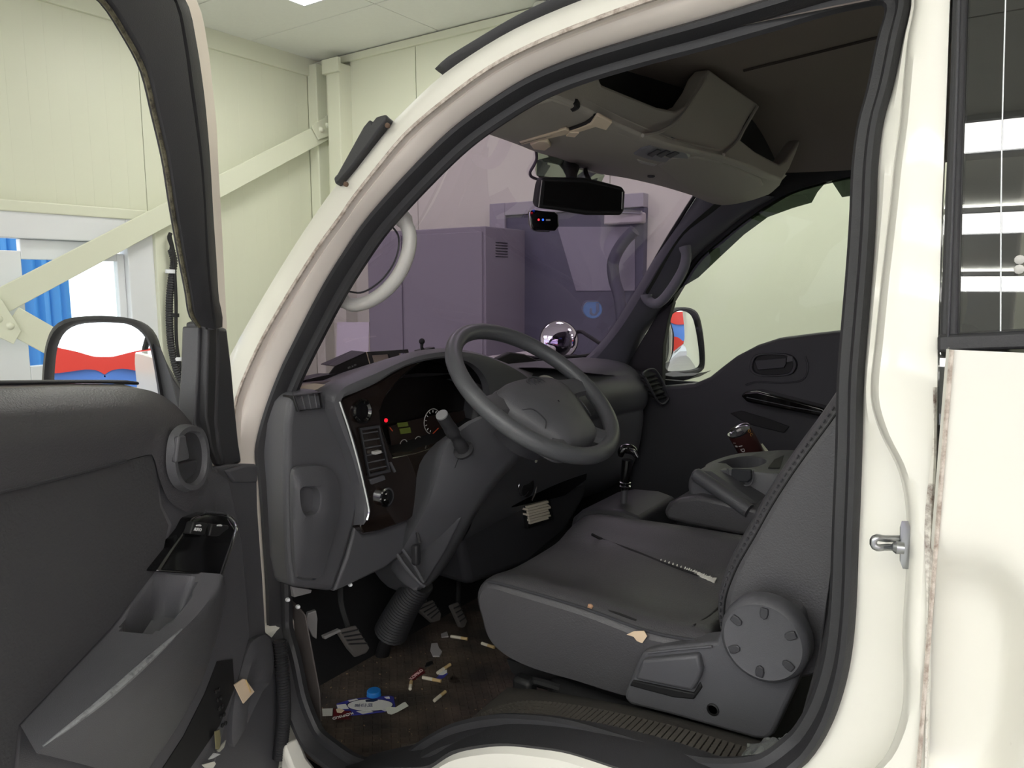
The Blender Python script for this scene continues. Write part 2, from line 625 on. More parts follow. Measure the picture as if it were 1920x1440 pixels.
fa, fb = P(926, 384, y=YW - 0.02), P(1213, 384, y=YW - 0.02)
zt = P(1000, 378, y=YW - 0.02)[2]
w_ = 0.12
fr = MB()
fr.box((fa[0] + w_ / 2, YW - 0.03, zt / 2), (w_, 0.08, zt))
fr.box(((fa[0] + w_ + fb[0]) / 2, YW - 0.03, zt - 0.04), (fb[0] - fa[0] - w_, 0.078, 0.078))
fr.build('door_frame', M_dk2, d2, smooth=False, bevel=0.005)
MB().box(((fa[0] + w_ + fb[0]) / 2, YW - 0.025, zt / 2 - 0.04), (fb[0] - fa[0] - w_, 0.05, zt - 0.08)).build('door_leaf', M_dk, d2, smooth=False, bevel=0.004)
gl = PP([(1045, 425), (1190, 425), (1190, 545), (1080, 545)], y=YW - 0.055)
MB().prism(gl, (0, 0.01, 0)).build('door_window', mat('door_window_pane', (150, 150, 158), 0.3), d2, smooth=False)
c1, c2_ = P(1136, 414, y=YW - 0.09), P(1208, 406, y=YW - 0.09)
cl = empty('door_closer', (c1 + c2_) / 2)
tag(cl, 'grey overhead closer with arm on the dark door beyond the windscreen', 'door closer')
MB().box((c1 + c2_) / 2, (c2_[0] - c1[0], 0.06, 0.06)).build('closer_body', M_lgrey, cl, bevel=0.01)
bar(c2_ + [0, -0.03, 0.02], P(1150, 396, y=YW - 0.14), 0.02, 0.01, 'closer_arm', cl, M_steel)
hs = crv(PP([(1190, 432), (1168, 455), (1150, 490), (1152, 525), (1162, 560), (1168, 640), (1168, 800)], y=YW - 0.20), 40)
hs = np.vstack([hs, [[hs[-1][0], hs[-1][1], 0.02]]])
o = MB().tube(hs, 0.035, 10).build('hanging_reflection', mat('grey_reflection', (84, 86, 96), 0.5))  # added tube imitating a dark curved reflection
tag(o, 'dark curved reflection modelled as a tube in front of the dark door', 'reflection')
pp = PP([(632, 604), (692, 604), (690, 690), (630, 690)], y=YW - 0.47)
o = MB().prism(pp, (0, 0.003, 0)).build('notice_sheet', mat('notice_white', (225, 222, 224), 0.7), smooth=False)
tag(o, 'blank white notice sheet stuck on the grey cabinet', 'notice')

# facades across the yard (seen in the mirrors)
def facade(name, label, o, ax, length, rot, h0):
    e = empty(name, o)
    tag(e, label, 'building')
    o = np.asarray(o, float)
    ax = np.asarray(ax, float)
    nn = np.array([ax[1], -ax[0], 0])
    fr = (ax, -nn, np.array([0, 0, 1.0]))
    def b(nm, s0, s1, z0, z1, dep, m):
        MB().box(o + ax * (s0 + s1) / 2 + nn * dep / 2 + np.array([0, 0, (z0 + z1) / 2]), (s1 - s0, abs(dep) + 0.05, z1 - z0), fr).build(nm, m, e, smooth=False)
    h = length / 2
    b('wall', -h, h, 0, h0, -0.4, M_white)
    b('red_fascia', -h, h, h0 - 0.0, h0 + 1.0, 0.5, M_red)
    b('blue_band', -h, h, h0 - 1.4, h0, 0.3, M_blue)
    b('red_stripe', -h, h, h0 - 1.75, h0 - 1.4, 0.34, M_red)
    n = int(length / 2.2)
    for k in range(n):
        s = -h + (k + 0.5) * length / n
        b('window', s - 0.8, s + 0.8, 0.6, h0 - 2.0, 0.12, M_gloss)
    return e
facade('yard_building', 'white building with red fascia and blue band across the yard behind the truck', (12.0, 1.0, 0), (0, -1, 0), 18, 0, 2.7)
facade('street_building', 'low building with red fascia and blue wall opposite the open side', (8.0, -15.5, 0), (-0.94, -0.34, 0), 26, 0, 1.35)

# ------------------------------------------------------------------ the truck
TR = empty('pickup_truck', (-0.3, 0.87, 0.0))
tag(TR, 'white crew cab pickup truck with its driver door standing open', 'truck')

C2A = [(510, 1180), (505, 1080), (493, 904), (486, 850), (491, 813), (507, 757), (533, 690), (567, 620), (607, 543), (643, 483), (693, 410), (773, 320), (847, 247), (913, 197), (993, 147), (1080, 110), (1200, 72), (1320, 38), (1446, 0), (1560, -35), (1640, -50)]
C2B = [(1690, -42), (1708, 0), (1693, 76), (1676, 160), (1657, 230), (1647, 311), (1644, 390), (1638, 490), (1629, 600), (1620, 717), (1617, 851), (1611, 1008), (1605, 1154), (1593, 1253), (1570, 1335), (1541, 1393), (1506, 1434)]
C2C = [(1430, 1480), (1300, 1478), (1153, 1432), (1047, 1400), (945, 1389), (895, 1393), (845, 1405), (800, 1428), (730, 1470), (660, 1462), (600, 1422), (570, 1390), (541, 1320), (524, 1240)]
C1 = [(448, 1180), (440, 1090), (436, 960), (438, 840), (443, 757), (480, 663), (533, 567), (594, 470), (640, 407), (660, 377), (713, 310), (767, 247), (847, 180), (927, 123), (1027, 73), (1200, 7), (1330, -35), (1460, -75), (1640, -105)]
C0 = [(385, 1180), (372, 1090), (375, 960), (385, 840), (405, 735), (433, 673), (493, 567), (560, 457), (617, 372), (680, 295), (743, 230), (827, 147), (893, 100), (977, 50), (1093, 0), (1250, -55), (1420, -105), (1660, -150)]
NA = 70
c2a = crv(SS(C2A, 0.055), NA)
c1 = crv(SS(C1, 0.0), NA)
c0 = crv(SS(C0, 0.045), NA)
dn = np.array([0, 1, 0])


def mixr(a, b, t):
    return a * (1 - t) + b * t


m = MB()
m.grid([c0 + [-0.03, 0.09, -0.0], c0 + [-0.012, 0.03, 0], c0, mixr(c0, c1, 0.25) - dn * 0.018, mixr(c0, c1, 0.7) - dn * 0.012, c1 - [0, 0.003, 0]])
m.build('front_pillar_outer', M_paint, TR, weld=0)
m = MB()
cin = mixr(c1, c2a, 0.10)
m.grid([c1 + [0, 0.0, 0], mixr(c1, c2a, 0.05) + dn * 0.012, mixr(c1, c2a, 0.2) + dn * 0.004, mixr(c1, c2a, 0.5) - dn * 0.006, mixr(c1, c2a, 0.8) - dn * 0.002, c2a])
m.build('door_jamb', mat('jamb_paint', (236, 227, 218), 0.4, coat=0.3, mottle=(4, 0.04), dirt=(30, 0.68, 0.88, (150, 135, 124))), TR, weld=0)
MB().tube(c1[6:] - dn * 0.002, 0.0035, 6).build('stained_seam', M_seam, TR)

# B pillar
FF = [(1705, -60), (1714, 0), (1700, 81), (1686, 230), (1675, 311), (1667, 390), (1652, 520), (1640, 640), (1632, 715), (1634, 760), (1652, 816), (1681, 874), (1695, 927), (1701, 1008), (1697, 1100), (1692, 1183), (1692, 1323), (1660, 1417), (1600, 1475)]
EE = [(1788, -60), (1781, 0), (1774, 200), (1766, 390), (1758, 660), (1756, 850), (1746, 1090), (1739, 1440), (1737, 1530)]
NB = 60
c2b = crv(SS([C2A[-1]] + C2B + [(1440, 1478)], 0.055), NB)
ffi = crv(SS(FF, 0.046), NB)
ffo = crv(SS([(a + 5, b) for a, b in FF], 0.004), NB)
eeo = crv(SS(EE, 0.0), NB)


def byz(c, zs):
    """resample a mostly vertical curve by its share of height, so rows stay level"""
    return c


# level rows so the pieces join without shearing
def level(pts, off, vs):
    pts = sorted(pts, key=lambda q: q[1])
    uu = np.interp(vs, [q[1] for q in pts], [q[0] for q in pts])
    return np.array([S(u, v, off) for u, v in zip(uu, vs)])


vs = np.linspace(-60, 1530, 90)
B0px = [(1690, -60)] + [(a, b) for a, b in C2B] + [(1450, 1530)]
def sm(px):
    q = crv(px, 200)
    return [tuple(r) for r in q]
b0 = level(sm(B0px), 0.055, vs)
f0 = level(sm(FF + [(1560, 1530)]), 0.046, vs)
f1 = level(sm([(a + 5, b) for a, b in FF] + [(1565, 1530)]), 0.006, vs)
f2 = level(sm([(a + 16, b) for a, b in FF] + [(1576, 1530)]), -0.002, vs)
e0 = level(EE, 0.0, vs)
e1 = level([(a + 3, b) for a, b in EE], 0.03, vs)
MB().grid([b0, mixr(b0, f0, 0.5) - dn * 0.004, f0]).build('pillar_jamb', M_paint, TR, weld=0)
MB().grid([f0, f1, f2, mixr(f2, e0, 0.5) - dn * 0.003, e0, e1]).build('centre_pillar', M_paint, TR, weld=0)
# rust along the door gap
k0, k1 = 44, 88
rs = [level([(a - 9 - 5 * sin(b * 0.008) - 3 * sin(b * 0.021), b) for a, b in sm(EE)], -0.0042, vs)[k0:k1], level([(a - 5, b) for a, b in EE], -0.0046, vs)[k0:k1], e0[k0:k1] - dn * 0.001]
MB().grid(rs).build('rust_streak', M_rust, TR, weld=0)

# rubber door seal round the opening
loop = np.vstack([SS(C2A, 0.055), SS(C2B, 0.055), SS(C2C, 0.04)])
lp = crv(loop, 260, closed=True)
cen = lp.mean(0)
inn = np.zeros_like(lp)
for i in range(len(lp)):
    t = lp[(i + 1) % len(lp)] - lp[i - 1]
    n = np.array([t[2], 0, -t[0]])
    n /= np.linalg.norm(n)
    if np.dot(n, cen - lp[i]) < 0:
        n = -n
    inn[i] = n
for _ in range(3):
    inn = (np.roll(inn, 1, 0) + inn + np.roll(inn, -1, 0)) / 3
m = MB()
m.grid([lp + dn * 0.02, lp - dn * 0.008, lp + inn * 0.005 - dn * 0.014, lp + inn * 0.011 - dn * 0.012, lp + inn * 0.016 + dn * 0.000,
        lp + inn * 0.018 + dn * 0.010, lp + inn * 0.028 + dn * 0.012, lp + inn * 0.032 + dn * 0.018, lp + inn * 0.028 + dn * 0.03, lp - inn * 0.04 + dn * 0.06], cu=True)
m.build('door_seal', M_rub, TR, weld=0)

# striker loop on the pillar
sp = [(1690, 1002), (1690, 1045)]
a, b, c = P(1692, 1010, y=0.02), P(1640, 1010, y=-0.01), P(1640, 1026, y=-0.012)
d = P(1692, 1026, y=0.018)
pth = crv([a, mixr(a, b, 0.6), P(1644, 1008, y=-0.01), P(1638, 1012, y=-0.012), P(1638, 1022, y=-0.012), P(1645, 1027, y=-0.012), mixr(d, c, 0.6), d], 30)
st = MB().tube(pth, 0.0036, 10).build('door_striker', M_steel, TR)
pl = PP([(1686, 990), (1690, 975), (1694, 990), (1695, 1045), (1692, 1068), (1686, 1050)], y=0.012)
MB().prism(pl, (0.006, 0.004, 0)).build('striker_plate', M_steel, st, bevel=0.001)
MB().lathe([(0.006, -0.004), (0.0065, 0.003), (0.004, 0.006)], P(1686, 1027, y=0.0), (-1, -0.3, 0), 12).build('striker_collar', M_steel, st)

# roof skin and cab back
top = c0[[i for i in range(NA) if c0[i][0] > -0.62]]
mid = top.copy()
rows = []
for t in np.linspace(0, 1, 14):
    r = top.copy()
    r[:, 1] = top[:, 1] + (1.74 - 2 * top[:, 1]) * t
    bul = 4 * t * (1 - t)
    r[:, 2] += 0.095 * min(1, bul * 1.8)
    r[:, 0] -= 0.30 * min(1, bul * 1.3) * np.clip((-0.2 - top[:, 0]) / 0.42, 0, 1)
    rows.append(r)
rf = MB().grid(rows)
last = [r[-1] for r in rows]
ext = [p + np.array([1.3, 0, 0.0]) for p in last]
rf.grid([last, ext])
side0 = np.array([top[-1], top[-1] + [1.3, 0, 0]])
rf.grid([side0, side0 + [0, -0.012, -0.01], np.array([[p_[0], 0.13, 1.965] for p_ in side0])])
side1 = side0 * [1, -1, 1] + [0, 1.74, 0]
rf.grid([side1, side1 + [0, 0.01, -0.02]])
frow = [r[0] for r in rows]
wrow = [np.array([-0.84 - 0.20 * (1 - (2 * t - 1) ** 2), 0.19 + 1.36 * t, 1.94]) for t in np.linspace(0, 1, 14)]
rf.grid([frow, [mixr(a, b, 0.5) + np.array([0, 0, 0.02]) for a, b in zip(frow, wrow)], wrow])
rf.build('roof', M_paint, TR, weld=0, solid=0.004)
MB().box((1.15, 0.87, 1.25), (0.05, 1.6, 1.6)).build('cab_back', M_plast2, TR)
MB().box((-1.53, 0.87, 0.92), (0.08, 1.56, 0.86)).build('front_panel', M_paint, TR, bevel=0.03, seg=3)

# white sill over the wheel arch
Wpx = [(620, 1500), (760, 1470), (800, 1441), (845, 1413), (895, 1401), (945, 1397), (1000, 1402), (1060, 1411), (1153, 1441), (1300, 1492), (1480, 1530), (1650, 1540)]
w0 = crv(SS(Wpx, 0.0), 60)
MB().grid([w0 + [0, 0.05, -0.03], w0 + [0, 0.012, -0.003], w0 + [0, -0.002, -0.012], w0 + [0, -0.004, -0.25]]).build('door_sill', M_paint, TR, weld=0, solid=0.003)
# front jamb foot behind the door
MB().box((-1.18, 0.06, 0.80), (0.06, 0.08, 0.3)).build('pillar_foot', M_paint, TR, bevel=0.01)
pp = [P(528, 1395, y=0.0), P(545, 1440, y=0.0), P(575, 1480, y=0), P(520, 1480, y=-0.0)]
MB().prism(pp, (0, 0.04, 0)).build('sill_corner', M_paint, TR, bevel=0.008)

# black roof drip visor and vent blade on the pillar
a = crv(SS([(832, 138), (850, 115), (900, 82), (970, 42), (1040, 8), (1110, -22), (1300, -95)], 0.055), 30)
b = crv(SS([(832, 142), (862, 122), (912, 93), (985, 50), (1062, 14), (1140, -10), (1300, -75)], 0.02), 30)
MB().grid([a, (a + b) / 2 + [0, -0.022, 0.004], b]).build('roof_visor', M_rub, TR, weld=0, solid=0.006)
bl = [(645, 345), (652, 338), (700, 252), (712, 238), (716, 244), (724, 234), (742, 229), (744, 238), (722, 268), (706, 290), (680, 325), (655, 354), (648, 357)]
MB().prism(SS(bl, 0.03), (0.012, -0.035, 0.006)).build('rain_blade', M_rub, TR, bevel=0.004)
for (u, v) in ((650, 346), (728, 236)):
    MB().lathe([(0.0042, 0.0), (0.0042, 0.004), (0.002, 0.005)], S(u, v, -0.006), (0.2, -1, 0.1), 10).build('rusty_screw', mat('rusty_screw', (96, 76, 62), 0.8), TR)

# ------------------------------------------------------------------ rear door of the cab
x0, x1 = P(1764, 900, y=0)[0], 1.05
zs = np.linspace(0.35, P(1830, 657, y=0)[2], 70)
xs = np.concatenate([np.linspace(x0, x0 + 0.2, 40), np.linspace(x0 + 0.22, x1, 16)])
hc = P(1778, 1285, y=0)
rows = []
for z in zs:
    r = []
    for x in xs:
        ex = abs(x - hc[0]) / 0.070 if x > hc[0] else abs(x - hc[0]) / 0.075
        ez = abs(z - hc[2]) / 0.150
        dd = (ex ** 3.2 + ez ** 3.2) ** (1 / 3.2)
        dep = 0.042 * (1 - np.clip((dd - 0.55) / 0.45, 0, 1) ** 2 * (3 - 2 * np.clip((dd - 0.55) / 0.45, 0, 1)))
        r.append((x, -0.006 + dep + 0.012 * ((z - 1.1) ** 2), z))
    rows.append(r)
rd = MB().grid(rows)
rd.grid([[r[0] for r in rows], [(r[0][0] - 0.004, r[0][1] + 0.004, r[0][2]) for r in rows], [(r[0][0] - 0.004, r[0][1] + 0.035, r[0][2]) for r in rows]])
rdo = rd.build('rear_door', M_paint, TR, weld=0)
MB().tube(crv([(x0 + 0.001, -0.007, z) for z in np.linspace(0.9, zs[-1], 24)], 24), 0.0022, 6).build('edge_chip_line', M_seam, rdo)


def strip(a, b, off, dep, name, mt, par, bev=0.003):
    """upright or level strip between two px polylines, given depth"""
    m = MB()
    A, B = SS(a, off), SS(b, off)
    m.loft([[p, q, q + dn * dep, p + dn * dep] for p, q in zip(A, B)])
    return m.build(name, mt, par, bevel=bev, seg=2)


strip([(1788, -80), (1781, 150), (1775, 300), (1767, 500), (1760, 660)], [(1815, -80), (1808, 150), (1803, 300), (1798, 500), (1796, 660)], -0.004, 0.05, 'window_channel', M_rub, rdo)
strip([(1796, -80), (1790, 150), (1785, 300), (1778, 500), (1773, 660)], [(1803, -80), (1797, 150), (1792, 300), (1785, 500), (1779, 660)], -0.010, 0.02, 'channel_rib', M_plast2, rdo)
strip([(1757, 628), (1850, 624), (2300, 603), (4600, 540)], [(1757, 661), (1850, 657), (2300, 645), (4600, 600)], -0.010, 0.05, 'belt_moulding', M_rub, rdo)
xg0 = S(1790, 400, 0.012)[0] - 0.01
gq = [(x, 0.012 + 0.2 * (z - 1.3), z) for x, z in ((xg0, 1.98), (1.0, 1.98), (1.0, 1.46), (xg0, 1.46))]
MB().face(gq).build('door_glass', M_privacy, rdo, smooth=False)
ln = SS([(1887, -60), (1878, 300), (1876, 640)], 0.0085)
MB().tube(crv(ln, 20), 0.0007, 5).build('film_edge', M_white, rdo)
for (u, v) in ((1912, 487), (1911, 505)):
    MB().lathe([(0.004, 0), (0.0045, 0.002), (0.003, 0.003)], S(u, v, 0.010), (0, -1, 0), 10).build('glass_sticker_dot', M_lgrey, rdo)
MB().box((1.04, 0.05, 1.72), (0.08, 0.05, 0.56)).build('window_rear_post', M_paint, rdo, bevel=0.006)
mt = mat('rear_cabin_trim', (74, 72, 72), 0.8)
MB().box((0.55, 0.5, 1.30), (0.9, 0.7, 0.30)).build('rear_bench', mt, TR, bevel=0.04)

# ------------------------------------------------------------------ windscreen
NW = 24
ty = np.linspace(0, 1, NW)
botc = np.array([(-1.20 - 0.24 * (1 - (2 * t - 1) ** 2) - 0.09 * t, 0.10 + 1.54 * t, 1.36 - 0.02 * t) for t in ty])
topc = np.array([(-0.84 - 0.20 * (1 - (2 * t - 1) ** 2) - 0.01 * t, 0.19 + 1.36 * t, 1.93 - 0.0 * t) for t in ty])


def wsx(y, z):
    s = (z - 1.355) / (1.93 - 1.355)
    q = (y - (0.10 + 0.09 * s)) / (1.54 - 0.18 * s)
    bx = -1.20 - 0.24 * (1 - (2 * q - 1) ** 2) - 0.09 * q
    tx = -0.84 - 0.20 * (1 - (2 * q - 1) ** 2) - 0.01 * q
    return bx * (1 - s) + tx * s - 0.06 * s * (1 - s)


def on_ws(u, v, off=0.0):
    """where the viewing ray meets the windscreen sheet (search along the ray)"""
    r = ray(u, v)
    best = None
    for t in np.linspace(0.9, 3.2, 900):
        p = CAM + r * t
        e = abs(p[0] - wsx(p[1], p[2]) - off)
        if best is None or e < best[0]:
            best = (e, p)
    return best[1]


def WSP(pts, off=0.0):
    return np.array([on_ws(u, v, off) for u, v in pts])


wl_ = crv(WSP([(498, 790), (522, 735), (560, 660), (600, 588), (640, 520), (700, 436), (770, 350), (835, 282), (890, 240), (930, 214)]), 20)
wr_ = crv(WSP([(1100, 676), (1118, 655), (1152, 615), (1202, 534), (1252, 450), (1292, 386), (1312, 355)]), 20)
cols = []
for t in np.linspace(0, 1, 26):
    c_ = mixr(wl_, wr_, t)
    c_[:, 0] = [wsx(y, z) for _, y, z in c_]
    c_[:, 2] -= 0.03 * 4 * t * (1 - t) * np.linspace(1, 0, 20)
    c_[:, 0] = [wsx(y, z) for _, y, z in c_]
    cols.append(c_)
MB().grid(cols).build('windscreen', M_windsh, TR, weld=0)

# ------------------------------------------------------------------ driver's door
dm = MB()
DLEN = 0.95
# outer skin + inner steel, door local -> world
def DW(s, w, z):
    return HIN + E1 * s + E2 * w + np.array([0, 0, z])


zb_ = 0.55
belt_px = [(-260, 735), (-120, 727), (0, 722), (150, 720), (250, 721), (300, 733), (340, 762), (372, 802), (398, 850)]
belt = DD(belt_px, 0.085)
outer = [(float(np.dot(p - HIN, E1)), p[2]) for p in belt]
so = [q[0] for q in outer]
poly = [DW(s, 0.0, z) for s, z in outer] + [DW(0.03, 0, 1.20), DW(0.015, 0, 0.6), DW(outer[0][0], 0, 0.6)]
door = MB().prism(poly, E2 * 0.075).build('driver_door', M_paint, TR, bevel=0.006)
# trim: upper roll
up0 = crv(DD([(-260, 742), (0, 728), (150, 725), (250, 727), (297, 738), (335, 765), (366, 804), (392, 850), (405, 900)], 0.085), 40)
up1 = crv(DD([(-260, 760), (0, 745), (150, 742), (243, 744), (288, 755), (325, 782), (352, 815), (376, 860), (392, 905)], 0.105), 40)
up2 = crv(DD([(-260, 800), (0, 785), (150, 781), (236, 783), (276, 792), (308, 812), (335, 838), (360, 880), (378, 920)], 0.122), 40)
up3 = crv(DD([(-260, 990), (0, 923), (120, 894), (220, 868), (285, 852), (292, 870), (300, 900), (318, 940), (352, 962)], 0.116), 40)
MB().grid([up0, up1, up2, mixr(up2, up3, 0.5) + E2 * 0.002, up3]).build('trim_upper', M_leath, door, weld=0)
# seam bead and fabric insert below it
MB().tube(up3[2:26], 0.0022, 6).build('trim_seam', M_plast2, door)
insert = [(-260, 985), (0, 923), (120, 894), (220, 868), (285, 852), (292, 880), (300, 950), (316, 985), (300, 1060), (210, 1175), (35, 1360), (20, 1480), (-260, 1520)]
MB().prism(DD(insert, 0.112), E2 * -0.05).build('trim_insert', mat('door_fabric', (64, 64, 67), 0.85, bump=(250, 0.4), mottle=(12, 0.08)), door, smooth=False)
# hard plastic carrier (front half)
car = [(372, 806), (392, 845), (402, 880), (430, 900), (455, 1010), (470, 1190), (440, 1300), (400, 1440), (390, 1560), (20, 1560), (35, 1360), (215, 1175), (300, 1060), (318, 985), (300, 950), (291, 880), (300, 800), (330, 790)]
MB().prism(DD(car, 0.106), E2 * -0.05).build('trim_carrier', M_plast, door, bevel=0.004)
# lower front panel that reaches back to the hinge
lowp = [(402, 876), (440, 870), (482, 870), (484, 960), (493, 1080), (499, 1185), (524, 1205), (530, 1300), (526, 1420), (510, 1560), (360, 1560), (410, 1400), (440, 1250), (440, 1080), (432, 960)]
MB().prism(DD(lowp, 0.088), E2 * -0.03).build('trim_hinge_panel', M_plast, door, bevel=0.004)
MB().prism(DD([(425, 882), (460, 872), (484, 872), (484, 905), (440, 905)], 0.094), E2 * -0.01).build('trim_worn_corner', M_plast, door, bevel=0.004)

# handle bezel
hb = [(345, 795), (366, 800), (378, 825), (381, 860), (376, 895), (362, 917), (345, 922), (326, 912), (314, 888), (311, 855), (316, 820), (328, 802)]
ho = crv(DD(hb, 0.124), 40, closed=True)
hcn = ho.mean(0)
MB().grid([ho, mixr(ho, hcn, 0.06) + E2 * 0.012, mixr(ho, hcn, 0.20) + E2 * 0.012, mixr(ho, hcn, 0.26) + E2 * 0.004], cu=True).build('handle_bezel', M_plast, door, weld=0)
hdl = MB().grid([mixr(ho, hcn, 0.24) + E2 * 0.005, mixr(ho, hcn, 0.4) + E2 * 0.003, mixr(ho, hcn, 0.97) + E2 * 0.002], cu=True).build('handle_cup', M_plast2, door, weld=0)
MB().prism(DD([(336, 818), (349, 816), (357, 856), (354, 862), (330, 868)], 0.139), E2 * -0.008).build('handle_lever', M_plast, door, bevel=0.003)
MB().prism(DD([(328, 870), (345, 866), (372, 862), (366, 888), (344, 908), (332, 900)], 0.132), E2 * -0.012).build('lock_tab', M_plast2, door, bevel=0.003)

# switch panel
spn = [(352, 992), (362, 972), (384, 961), (425, 966), (441, 980), (442, 995), (414, 1080), (296, 1072), (330, 1020)]
ws_ = [0.125, 0.125, 0.12, 0.125, 0.135, 0.137, 0.16, 0.13, 0.125]
sp3 = np.array([D(u, v, w) for (u, v), w in zip(spn, ws_)])
spo = MB().prism(sp3, E2 * -0.03).build('switch_panel', M_gloss, door, bevel=0.004)
ed = crv(np.array([D(u, v, w) for (u, v), w in zip([(384, 960), (425, 965), (442, 979), (443, 995), (416, 1080)], [0.122, 0.127, 0.137, 0.139, 0.162])]), 24)
MB().tube(ed, 0.0022, 6).build('bright_edge', M_chrome, spo)
for k, (q, txt) in enumerate(([[(364, 978), (391, 981), (384, 1004), (357, 1001)], 'AUTO'], [[(399, 982), (430, 985), (425, 1008), (393, 1005)], ''])):
    sw = np.array([D(u, v, 0.135) for u, v in q])
    MB().prism(sw, E2 * -0.012).build('window_switch', M_black, spo, bevel=0.002)


def text(txt, o, ax, ay, size, name, mt, parent=None, depth=0.0004, label=None, cat=None, font=None):
    """raised print lying at o, reading along ax, up along ay"""
    cu = bpy.data.curves.new('lettering', 'FONT')
    cu.body = txt
    cu.size = size
    cu.extrude = depth
    cu.align_x = 'CENTER'
    cu.align_y = 'CENTER'
    tmp = bpy.data.objects.new('lettering', cu)
    COL.objects.link(tmp)
    dg = bpy.context.evaluated_depsgraph_get()
    me = bpy.data.meshes.new_from_object(tmp.evaluated_get(dg))
    bpy.data.objects.remove(tmp)
    ax = np.asarray(ax, float) / np.linalg.norm(ax)
    ay = np.asarray(ay, float)
    ay = ay - ax * np.dot(ax, ay)
    ay /= np.linalg.norm(ay)
    az = np.cross(ax, ay)
    b = MB()
    b.add([np.asarray(o) + ax * v.co.x + ay * v.co.y + az * v.co.z for v in me.vertices], [tuple(p.vertices) for p in me.polygons])
    bpy.data.meshes.remove(me)
    return b.build(name, mt, parent, smooth=False, weld=0)


M_print = mat('white_print', (225, 225, 225), 0.6)
o_ = D(371, 993, 0.1375)
text('AUTO', o_, D(391, 995, 0.1375) - o_, D(374, 970, 0.1375) - o_, 0.0066, 'switch_lettering', M_print, spo)
for cx in (372, 411):
    q = [(cx - 4, 986.5), (cx - 3, 984), (cx + 3, 983), (cx + 6, 985), (cx + 5, 987)]
    MB().prism(DD(q, 0.1372), E2 * -0.001).build('window_symbol', M_print, spo, smooth=False)

# armrest with pull pocket
aL = crv(DD([(286, 1066), (250, 1118), (212, 1172), (120, 1268), (36, 1356)], 0.108), 40)
aR = crv(np.array([D(u, v, w) for u, v, w in [(412, 1076, 0.165), (408, 1100, 0.172), (372, 1150, 0.178), (318, 1204, 0.182), (200, 1310, 0.176), (68, 1412, 0.15)]]), 40)
aB = crv(np.array([D(u, v, w) for u, v, w in [(421, 1092, 0.150), (414, 1150, 0.15), (400, 1205, 0.146), (370, 1290, 0.14), (325, 1370, 0.13), (262, 1460, 0.12)]]), 40)
aBB = crv(DD([(424, 1095), (417, 1150), (404, 1205), (374, 1290), (329, 1370), (268, 1460)], 0.10), 40)
arm = MB()
pk0, pk1 = 3, 15
rows = []
for t in np.linspace(0, 1, 21):
    r = mixr(aL, aR, t)
    for i in range(40):
        s = i / 39.0
        # the pull pocket: a scooped hollow in the front half
        ex = (t - 0.40) / 0.31
        es = (s - 0.215) / 0.19
        dd = (abs(ex) ** 4 + abs(es) ** 4) ** 0.25
        dep = 1 - np.clip((dd - 0.75) / 0.25, 0, 1)
        r[i] = r[i] - np.array([0, 0, 0.05]) * dep - E2 * 0.012 * dep
    rows.append(r)
arm.grid(rows)
arm.grid([aR, mixr(aR, aB, 0.08) + E2 * 0.003, mixr(aR, aB, 0.3) + E2 * 0.003, mixr(aR, aB, 0.65), aB, aBB])
arm.grid([[p[0] for p in rows], [mixr(aL[0], aB[0], t) - np.array([0, 0, 0.004]) for t in np.linspace(0, 1, 21)]])
armo = arm.build('armrest', M_plast, door, weld=1e-4)
MB().tube(aR[14:39] - E2 * 0.002, [0.0012 + 0.0036 * sin(pi * i / 24) for i in range(25)], 8).build('worn_ridge_highlight', mat('scuffed_highlight_plastic', (128, 130, 132), 0.6, dirt=(120, 0.5, 0.7, (84, 85, 88))), door)  # scuffed ridge with its highlight painted in as a lighter strip
# door pocket bulge low at the hinge side
pk = [(470, 1198), (490, 1190), (502, 1205), (506, 1240), (500, 1275), (480, 1300), (455, 1350), (430, 1400), (428, 1340), (440, 1270), (458, 1215)]
po = crv(DD(pk, 0.09), 40, closed=True)
pc = po.mean(0)
MB().grid([po - E2 * 0.01, po + E2 * 0.008, mixr(po, pc, 0.25) + E2 * 0.016, mixr(po, pc, 0.6) + E2 * 0.012, mixr(po, pc, 0.98) + E2 * 0.010], cu=True).build('lower_pocket', M_plast, door, weld=0)
for i in range(5):
    for j in range(2):
        c = D(404 + i * 2.5 + j * 6 + 0.5 * i, 1296 + i * 16 - j * 4, 0.108)
        MB().lathe([(0.0032, 0), (0.0036, 0.002), (0.002, 0.003)], c, E2, 8).build('speaker_hole', M_black, door)
# dark footwell pocket of the door
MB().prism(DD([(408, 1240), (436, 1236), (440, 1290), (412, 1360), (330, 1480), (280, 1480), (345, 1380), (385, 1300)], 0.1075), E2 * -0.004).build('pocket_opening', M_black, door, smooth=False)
# bellows between door and pillar
pth = crv([D(524, 1200, 0.10), D(530, 1270, 0.11), D(532, 1340, 0.11), D(524, 1420, 0.10)], 90)
MB().tube(pth, [0.0135 if i % 2 else 0.0105 for i in range(90)], 12).build('wiring_bellows', M_rub, door)

